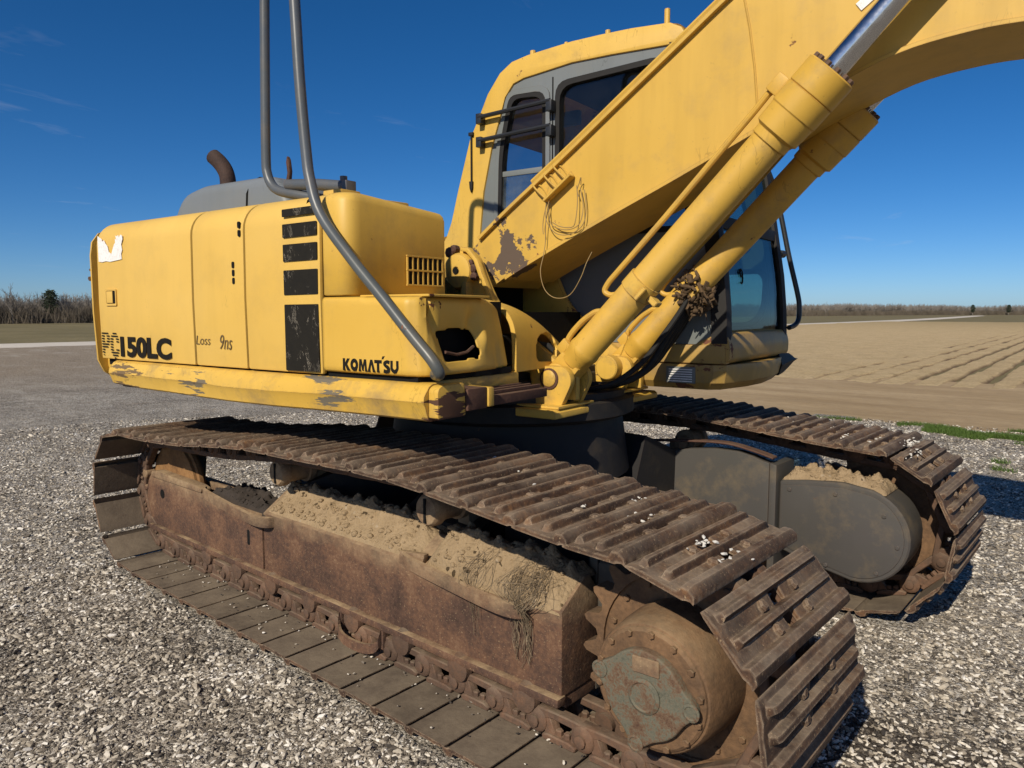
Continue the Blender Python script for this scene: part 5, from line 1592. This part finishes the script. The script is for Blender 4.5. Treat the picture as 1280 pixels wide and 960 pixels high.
def sheet(name, xs, ys, zf, mat, inside=None, attr=None):
    V, F, A = [], [], []
    idx = {}
    for i, x in enumerate(xs):
        for j, y in enumerate(ys):
            X, Y_ = (x, y)
            z = zf(X, Y_); idx[i, j] = len(V); V.append((X, Y_, z))
            if attr: A.append(attr(X, Y_))
    for i in range(len(xs) - 1):
        for j in range(len(ys) - 1):
            if inside and not inside((xs[i] + xs[i + 1]) / 2, (ys[j] + ys[j + 1]) / 2): continue
            F.append((idx[i, j], idx[i + 1, j], idx[i + 1, j + 1], idx[i, j + 1]))
    me = bpy.data.meshes.new(name); me.from_pydata(V, [], F); me.update()
    if attr:
        a_ = me.attributes.new('furrow', 'FLOAT', 'POINT'); a_.data.foreach_set('value', A)
    me.shade_smooth(); me.materials.append(M[mat])
    o = bpy.data.objects.new(name, me); COL.objects.link(o)
    return tag(o, kind='structure')
def spaced(a, b, s0, growth, centre):
    """grid lines from a to b, finest (s0) at centre"""
    out = [centre]; s = s0
    while out[-1] < b: out.append(out[-1] + s); s *= growth
    out2 = [centre]; s = s0
    while out2[-1] > a: out2.append(out2[-1] - s); s *= growth
    return sorted(set(out2[1:] + out))
sheet('ground', spaced(-1500, 1500, 20, 1.4, -20), spaced(-1500, 1500, 20, 1.4, 60), lambda x, y: -.06, 'far_ground')
def y_edge(x):
    e = 10.25 + .35 * mnoise.noise((x * .5, 2, 0)) + .14 * mnoise.noise((x * 2.3, 5, 0))
    if x < -9: e += (-9 - x) * .7
    return e
sheet('gravel_lot', spaced(-33.6, 14, .10, 1.02, -1.5), spaced(-14, 32, .10, 1.02, 3.0), gz, 'gravel', lambda x, y: y < y_edge(x))
def f_edge(x): return 15.75 + .10 * (x + 4) * 1.0 + .25 * mnoise.noise((x * .7, 9, 0))
sheet('dirt_track', spaced(-30, 40, .4, 1.03, -2), spaced(8.5, 20, .2, 1.02, 10.5), lambda x, y: -.022 + .012 * mnoise.noise((x * .4, y * 2.2, 1)), 'dirt_track', lambda x, y: y > y_edge(x) - 1.2 and y < f_edge(x) + 1.5)
FA = .044
def furrow(x, y):
    q = x + FA * (y - 16.5)             # furrows run along this direction
    k = (q + 4.27) / .61
    d = abs(k - round(k)) * .61
    n_ = round(k)
    w = .050 + .045 * mnoise.noise((n_ * 3.1, y * .6, 2)) + .02 * mnoise.noise((n_ * 1.7, y * 3.0, 5))
    if q < -5.0: w *= max(0.0, 1.0 - (-5.0 - q) / 1.2) * (1 if mnoise.noise((n_ * 5.7, y * .35, 8)) > -.1 else 0)
    if n_ in (0, -1) and mnoise.noise((n_, y * .5, 3)) < 0.05: w *= .25
    if w <= .01: return 0.0
    return max(0.0, 1.0 - (d / max(w * 1.9, .02)) ** 2)
qx = []
x = -9.0
while x < 9.0: qx.append(x); x += .055
qx = [-30 + k * .7 for k in range(30)] + qx + [9.2 + k * 1.2 for k in range(60)]
yy = [14.2]
s = .22
while yy[-1] < 118: yy.append(yy[-1] + s); s *= 1.035
V, F, A = [], [], []
for i, q in enumerate(qx):
    for y in yy:
        X = q - FA * (y - 16.5); f_ = furrow(X, y) * min(1, max(0, (y - f_edge(X)) / .25)) * max(0, min(1, (80 - y) / 30))
        rise = min(1, max(0, (y - f_edge(X)) / 1.2))
        z = -.03 + rise * (.035 + .020 * mnoise.noise((X * 1.5, y * 1.5, 0)) + .030 * mnoise.noise((X * 5, y * 5, 3)) - .10 * f_)
        V.append((X, y, z)); A.append(f_)
ny_ = len(yy)
for i in range(len(qx) - 1):
    for j in range(ny_ - 1):
        cx = (V[i * ny_ + j][0] + V[(i + 1) * ny_ + j][0]) / 2; cy_ = (yy[j] + yy[j + 1]) / 2
        if cy_ < f_edge(cx) or cx < -30.5: continue
        F.append((i * ny_ + j, (i + 1) * ny_ + j, (i + 1) * ny_ + j + 1, i * ny_ + j + 1))
me = bpy.data.meshes.new('field'); me.from_pydata(V, [], F); me.update()
a_ = me.attributes.new('furrow', 'FLOAT', 'POINT'); a_.data.foreach_set('value', A)
me.shade_smooth(); me.materials.append(M['field'])
o = bpy.data.objects.new('field', me); COL.objects.link(o); tag(o, kind='structure')
# pale road along the far side of the lot
rd = smooth_path([(-38, -60, 0), (-37.6, -10, 0), (-36.8, 14, 0), (-34.2, 50, 0), (-31.5, 85, 0), (-33.5, 140, 0), (-38.5, 200, 0), (-52, 330, 0)], 8)
bm = NB(); rows = []
for i, p in enumerate(rd):
    d = (rd[min(i + 1, len(rd) - 1)] - rd[max(i - 1, 0)]).normalized(); nn = Vector((d.y, -d.x, 0)); w = 2.1
    rows.append([bm.verts.new((p.x + nn.x * q * w, p.y + nn.y * q * w, .06 * (1 - q * q) - .03)) for q in (-1.15, -1, -.5, 0, .5, 1, 1.15)])
for a, b in zip(rows, rows[1:]):
    for k in range(6): bm.faces.new((a[k], a[k + 1], b[k + 1], b[k]))
me = finish(bm, 'dirt_road'); me.materials.append(M['road']); o = bpy.data.objects.new('dirt_road', me); COL.objects.link(o); tag(o, kind='structure')

# ------------------------------------------------------------------ loose gravel: stones instanced on points (one mass)
random.seed(31)
stone_col = bpy.data.collections.new('stone_shapes')
for k in range(7):
    bm = NB(); bmesh.ops.create_icosphere(bm, subdivisions=1, radius=1.0)
    sx, sy, sz = random.uniform(.9, 1.5), random.uniform(.65, 1.0), random.uniform(.45, .75)
    for v in bm.verts:
        n_ = 1 + .55 * mnoise.noise((v.co.x * 1.6 + k * 7, v.co.y * 1.6, v.co.z * 1.6))
        v.co = Vector((v.co.x * sx * n_, v.co.y * sy * n_, v.co.z * sz * n_))
    me = finish(bm, 'stone_shape', 25); me.materials.append(M['stone'])
    so = bpy.data.objects.new('stone_shape', me); stone_col.objects.link(so)
def scatter(name, pts, radii, collection, kind_label=None, tilt=True, up=False):
    me = bpy.data.meshes.new(name); me.from_pydata(pts, [], []); me.update()
    a_ = me.attributes.new('rad', 'FLOAT', 'POINT'); a_.data.foreach_set('value', radii)
    o = bpy.data.objects.new(name, me); COL.objects.link(o)
    ng = bpy.data.node_groups.new(name, 'GeometryNodeTree')
    ng.interface.new_socket('Geometry', in_out='INPUT', socket_type='NodeSocketGeometry')
    ng.interface.new_socket('Geometry', in_out='OUTPUT', socket_type='NodeSocketGeometry')
    N = ng.nodes.new; L = ng.links.new
    gi, go = N('NodeGroupInput'), N('NodeGroupOutput')
    ip = N('GeometryNodeInstanceOnPoints'); ci = N('GeometryNodeCollectionInfo')
    ci.inputs['Collection'].default_value = collection; ci.inputs['Separate Children'].default_value = True; ci.inputs['Reset Children'].default_value = True
    ip.inputs['Pick Instance'].default_value = True
    rv = N('FunctionNodeRandomValue'); rv.data_type = 'FLOAT_VECTOR'
    t_ = 6.283 if tilt else 0.0
    rv.inputs[0].default_value = (-t_ * .08, -t_ * .08, 0); rv.inputs[1].default_value = (t_ * .08, t_ * .08, 6.283)
    na = N('GeometryNodeInputNamedAttribute'); na.data_type = 'FLOAT'; na.inputs['Name'].default_value = 'rad'
    L(gi.outputs[0], ip.inputs['Points']); L(ci.outputs[0], ip.inputs['Instance'])
    L(rv.outputs[0], ip.inputs['Rotation']); L(na.outputs[0], ip.inputs['Scale'])
    L(ip.outputs[0], go.inputs[0])
    md = o.modifiers.new('scatter', 'NODES'); md.node_group = ng
    return o
pts, rad = [], []
def in_track(x, y): return -4.25 < x < -.72 and (NY - .33 < y < NY + .33 or FY - .33 < y < FY + .33)
tries = 0
while len(pts) < 165000 and tries < 900000:
    tries += 1
    # radial sampling around the camera foot point, denser close by
    r = 1.2 + 9.5 * random.random() ** 1.35
    a_ = R(90 + 41.15) + random.uniform(-R(52), R(52))
    x, y = r * math.cos(a_), r * math.sin(a_)
    if y > y_edge(x) + .5 * random.random() - .1 or y < -3 or x < -12: continue
    if in_track(x, y): continue
    q = mnoise.noise((x * 2.2, y * 2.2, 11))
    if q < -.25 and random.random() < .45: continue
    s_ = random.choice((.0035, .0045, .0055, .0065, .0075, .0095)) * random.uniform(.8, 1.25) * (1 + .03 * r)
    if random.random() < .012: s_ *= 1.7
    pts.append((x, y, gz(x, y) + s_ * random.uniform(-.1, .45))); rad.append(s_)
g_ = scatter('loose_gravel', pts, rad, stone_col)
tag(g_, 'loose grey and white gravel stones covering the lot', kind='stuff')

# white gravel stones lodged on the shoes
random.seed(41)
dp, dr = [], []
def top_z(x):
    best = max((q.y for q in PATH if abs(q.x - x) < .03), default=.7); return best + OFF + .016
for (x, y, n_) in ((-.88, 1.80, 16), (-.80, 1.78, 14), (-1.12, 1.86, 22), (-1.30, 1.83, 10), (-1.62, 1.88, 10), (-1.50, 1.84, 6), (-1.22, 2.02, 12), (-1.80, 2.00, 5), (-2.05, 1.80, 4)):
    for k in range(n_):
        dx, dy = random.gauss(0, .012), random.gauss(0, .03)
        dp.append((x + dx, y + dy, top_z(x + dx) + random.uniform(-.002, .008))); dr.append(random.uniform(.003, .008))
for (x, y, n_) in ((-1.10, 3.75, 30), (-1.25, 3.95, 25), (-.98, 3.80, 20), (-.86, 3.85, 18), (-.80, 3.70, 14), (-1.45, 3.9, 14)):
    for k in range(n_):
        dx, dy = random.gauss(0, .015), random.gauss(0, .06)
        dp.append((x + dx, y + dy, top_z(x + dx) + random.uniform(-.002, .008))); dr.append(random.uniform(.004, .009))
wc = bpy.data.collections.new('white_stone_shapes')
m = NT('white_stone'); M['wstone'] = m.done(m.mix(m.noise(90.0, 4, .6), (.42, .39, .34), (.68, .66, .62)), .85, 0, None, .3)
for so in list(stone_col.objects)[:4]:
    me = so.data.copy(); me.materials.clear(); me.materials.append(M['wstone']); o2 = bpy.data.objects.new('white_stone_shape', me); wc.objects.link(o2)
g_ = scatter('lodged_gravel', dp, dr, wc)
tag(g_, 'small white gravel stones lodged between the grousers of the track shoes', kind='stuff')
# dirt crumbs on the bottom shoes
dp, dr = [], []
for k in range(160):
    x = random.uniform(-4.0, -1.2); y = random.choice((random.uniform(1.55, 1.76), random.gauss(1.74, .02)))
    dp.append((x, y, .048)); dr.append(random.uniform(.002, .006))
g_ = scatter('dirt_crumbs', dp, dr, stone_col)
tag(g_, 'crumbs of dirt and stone on the flat bottom shoes', kind='stuff')

# ------------------------------------------------------------------ grass
def mk_leaf(name, a, b):
    m = NT(name); oi = m.t.nodes.new('ShaderNodeObjectInfo')
    c = m.mix(m.noise(9.0, 3, .6), a, b)
    return m.done(c, .7, 0, None, .25)
M['grass'] = mk_leaf('green_grass', (.045, .085, .014), (.095, .15, .03))
def grass(name, label, regions, seed, n):
    random.seed(seed); V, F = [], []
    tot = sum(r_[4] for r_ in regions)
    for (cx, cy_, rx, ry, wt) in regions:
        for k in range(int(n * wt / tot)):
            a_ = random.uniform(0, 6.283); rr = math.sqrt(random.random())
            x = cx + rx * rr * math.cos(a_); y = cy_ + ry * rr * math.sin(a_)
            if mnoise.noise((x * 3, y * 3, seed)) < -.15: continue
            h = random.uniform(.02, .065); th = random.uniform(0, 6.283); w = random.uniform(.002, .004)
            dx, dy = math.cos(th) * w, math.sin(th) * w; lx, ly = random.gauss(0, .025), random.gauss(0, .025)
            z = gz(x, y) - .005; b_ = len(V)
            V += [(x - dx, y - dy, z), (x + dx, y + dy, z), (x + dx * .7 + lx * .4, y + dy * .7 + ly * .4, z + h * .6), (x - dx * .7 + lx * .4, y - dy * .7 + ly * .4, z + h * .6), (x + lx, y + ly, z + h)]
            F += [(b_, b_ + 1, b_ + 2, b_ + 3), (b_ + 3, b_ + 2, b_ + 4)]
    me = bpy.data.meshes.new(name); me.from_pydata(V, [], F); me.update(); me.materials.append(M['grass'])
    o = bpy.data.objects.new(name, me); COL.objects.link(o)
    return tag(o, label, kind='stuff')
regs = [(-2.05, 10.05, .34, .17, 1.0), (-1.75, 9.85, .40, .24, 1.6), (-1.35, 9.70, .50, .27, 2.2), (-.85, 9.60, .50, .27, 2.2), (-.30, 9.55, .6, .28, 2.2), (.5, 9.5, .8, .28, 2.4),
        (-1.05, 10.35, .22, .06, .25), (-4.75, 9.8, .35, .15, .8), (-5.3, 9.9, .40, .16, .9), (-4.2, 9.2, .35, .15, .8), (-3.6, 8.8, .28, .12, .6), (-3.1, 10.1, .3, .04, .2)]
for k in range(14): regs.append((random.uniform(-2.5, .5), random.uniform(6.2, 8.8), .10, .05, .05))
grass('grass', 'short bright green grass strip at the edge of the gravel', regs, 3, 34000)

# ------------------------------------------------------------------ far woods
def mk_bark(name, a, b):
    m = NT(name); oi = m.t.nodes.new('ShaderNodeObjectInfo')
    c = m.mix(oi.outputs['Random'], a, b)
    return m.done(c, .9, 0, None, .2)
M['bark'] = mk_bark('bare_branches', (.145, .128, .112), (.26, .235, .205))
M['brush'] = mk_bark('dry_brush', (.105, .088, .068), (.175, .145, .11))
M['pine'] = mk_leaf('dark_evergreen', (.018, .028, .016), (.035, .05, .024))
def seg(V, F, a, b, r0, r1):
    d = (b - a); d_, s_, t_ = frame_of(d); i = len(V)
    for p, r_ in ((a, r0), (b, r1)):
        for k in range(3):
            an = 2.094 * k; V.append(tuple(p + (s_ * math.cos(an) + t_ * math.sin(an)) * r_))
    for k in range(3): F.append((i + k, i + (k + 1) % 3, i + 3 + (k + 1) % 3, i + 3 + k))
def bare_tree(seed, H, lean=.3):
    random.seed(seed); T = ([], []); B_ = ([], [])
    def grow(p, d, L, r_, lvl, S_):
        if lvl == 0 or L < .12: return
        q = p + d * L
        seg(S_[0], S_[1], p, q, r_, r_ * .72)
        n_ = {4: 5, 3: 5, 2: 5, 1: 3}.get(lvl, 3)
        for k in range(n_):
            f_ = random.uniform(.35, 1.0)
            nd = (d + Vector((random.gauss(0, .5), random.gauss(0, .5), random.gauss(.15, .3)))).normalized()
            grow(p + d * L * f_, nd, L * random.uniform(.42, .72), max(r_ * .5, .011), lvl - 1, B_)
        if lvl > 2: grow(q, (d + Vector((random.gauss(0, .15), random.gauss(0, .15), .1))).normalized(), L * .7, r_ * .72, lvl - 1, S_)
    grow(Vector((0, 0, 0)), Vector((random.gauss(0, .06), random.gauss(0, .06), 1)).normalized(), H * .36, .07, 4, T)
    return T, B_
def raw(name, VF, mat):
    me = bpy.data.meshes.new(name); me.from_pydata(VF[0], [], VF[1]); me.update(); me.materials.append(M[mat]); return me
tree_col = bpy.data.collections.new('tree_shapes')
TREES = []
for k in range(6):
    T, B_ = bare_tree(100 + k, 5.0)
    TREES.append((raw('trunk', T, 'bark'), raw('crown', B_, 'bark')))
    off = len(T[0]); both = (T[0] + B_[0], T[1] + [tuple(i + off for i in f) for f in B_[1]])
    so = bpy.data.objects.new('tree_shape', raw('tree_shape', both, 'bark')); tree_col.objects.link(so)
brush_col = bpy.data.collections.new('brush_shapes')
for k in range(4):
    random.seed(200 + k); VF = ([], [])
    for q in range(240):
        p = Vector((random.gauss(0, .7), random.gauss(0, .7), 0)); d = Vector((random.gauss(0, .35), random.gauss(0, .35), 1)).normalized()
        L = random.uniform(.5, 1.9); m_ = p + d * L * .6; e_ = p + d * L + Vector((random.gauss(0, .12), random.gauss(0, .12), 0))
        seg(VF[0], VF[1], p, m_, .020, .016); seg(VF[0], VF[1], m_, e_, .016, .006)
    so = bpy.data.objects.new('brush_shape', raw('brush_shape', VF, 'brush')); brush_col.objects.link(so)
edge = smooth_path([(-112, -70, 0), (-111, -20, 0), (-109, 20, 0), (-109, 60, 0), (-106, 110, 0), (-102, 180, 0), (-97, 262, 0), (-86, 361, 0), (-54, 450, 0), (20, 530, 0), (120, 600, 0)], 12)
ecum = [0]
for a, b in zip(edge, edge[1:]): ecum.append(ecum[-1] + (b - a).length)
def edge_pt(t):
    t *= ecum[-1]
    for i in range(len(edge) - 1):
        if ecum[i + 1] >= t:
            k = (t - ecum[i]) / (ecum[i + 1] - ecum[i]); p = edge[i].lerp(edge[i + 1], k); d = (edge[i + 1] - edge[i]).normalized(); return p, Vector((-d.y, d.x, 0))
    return edge[-1], Vector((-1, 0, 0))
random.seed(51)
tp, tr, bp, br = [], [], [], []
for k in range(9000):
    t = random.random(); p, n_ = edge_pt(t); q = p + n_ * (random.random() ** 1.2 * 30)
    hh = (1 + .22 * mnoise.noise((q.x * .05, q.y * .05, 0)))
    tp.append((q.x, q.y, -.1)); tr.append(random.uniform(.75, 1.08) * hh * (1.15 if t > .5 else 1.0))
for k in range(5200):
    t = random.random(); p, n_ = edge_pt(t); q = p + n_ * (random.random() ** 1.6 * 22 - 1.0)
    bp.append((q.x, q.y, -.1)); br.append(random.uniform(.7, 1.5))
tag(scatter('far_woodland', tp, tr, tree_col, tilt=False), 'grey-brown leafless woodland along the horizon', kind='stuff')
tag(scatter('dry_brush', bp, br, brush_col, tilt=False), 'dry brown brush at the foot of the far woodland', kind='stuff')
def evergreen(x, y, s_, label, seed):
    random.seed(seed)
    t = empty('evergreen_tree', Matrix.Translation((x, y, -.05)))
    tag(t, label, 'tree', 'evergreen trees at the far wood')
    VF = ([], []); seg(VF[0], VF[1], Vector((0, 0, 0)), Vector((0, 0, 4.6 * s_)), .12 * s_, .03 * s_)
    for k in range(40):
        z = random.uniform(1.3, 4.4) * s_; a_ = random.uniform(0, 6.28); L = random.uniform(.5, 1.5) * s_ * (1.25 - z / (5.2 * s_))
        seg(VF[0], VF[1], Vector((0, 0, z)), Vector((math.cos(a_) * L, math.sin(a_) * L, z + .25 * s_)), .03, .01)
    shared('trunk', raw('trunk', VF, 'bark'), Matrix.Translation((x, y, -.05)), t)
    V, F = [], []
    for k in range(1500):
        z = random.uniform(1.4, 5.0); rmax = 1.25 * math.sqrt(max(0.02, 1 - ((z - 3.1) / 2.0) ** 2)) * (.6 + .5 * (mnoise.noise((z * 2.1, seed, 0)) + .6)); a_ = random.uniform(0, 6.28)
        rr = rmax * random.random() ** .5; p = Vector((rr * math.cos(a_), rr * math.sin(a_), z + random.gauss(0, .1))) * s_
        d1_ = Vector((random.gauss(0, 1), random.gauss(0, 1), random.gauss(0, .6))).normalized() * .16 * s_; d2_ = d1_.cross(Vector((random.gauss(0, 1), random.gauss(0, 1), random.gauss(0, 1)))).normalized() * .07 * s_
        b_ = len(V); V += [tuple(p - d1_ - d2_), tuple(p + d1_), tuple(p - d1_ + d2_)]; F.append((b_, b_ + 1, b_ + 2))
    shared('crown', raw('crown', (V, F), 'pine'), Matrix.Translation((x, y, -.05)), t)
evergreen(-110.0, 33.6, .86, 'dark evergreen tree standing in the bare wood left of the excavator', 61)
evergreen(-110.0, 12.9, .72, 'small dark evergreen tree at the far left edge of the bare wood', 62)
evergreen(-67, 410, .95, 'rounded dark evergreen tree over the far wood at the right', 63)
evergreen(-56, 436, .98, 'second dark evergreen tree further right over the far wood', 64)
for k, (x, y, s_, lab) in enumerate(((-107.5, 22.3, 1.22, 'tall pale leafless tree rising above the bare wood at far left'), (-107.0, 28.4, 1.15, 'leafless tree with a forked top in the middle of the left wood'),
                                 (-93, 283, 1.25, 'leafless tree standing tallest just right of the cab in the far wood'), (-89, 330, 1.15, 'leafless tree above the far wood right of the tallest one'), (-60, 440, 1.2, 'leafless tree above the far wood near the right edge'))):
    W_ = Matrix.Translation((x, y, -.05)) @ Matrix.Rotation(k * 1.3, 4, 'Z') @ Matrix.Scale(s_, 4)
    t = empty('bare_tree', Matrix.Translation((x, y, -.05)) @ Matrix.Rotation(k * 1.3, 4, 'Z'))
    tag(t, lab, 'tree', 'bare trees of the far wood')
    for nm, me in zip(('trunk', 'crown'), TREES[k % 6]):
        o = bpy.data.objects.new(nm, me); COL.objects.link(o); o.parent = t; o.scale = (s_, s_, s_); WM[o] = W_
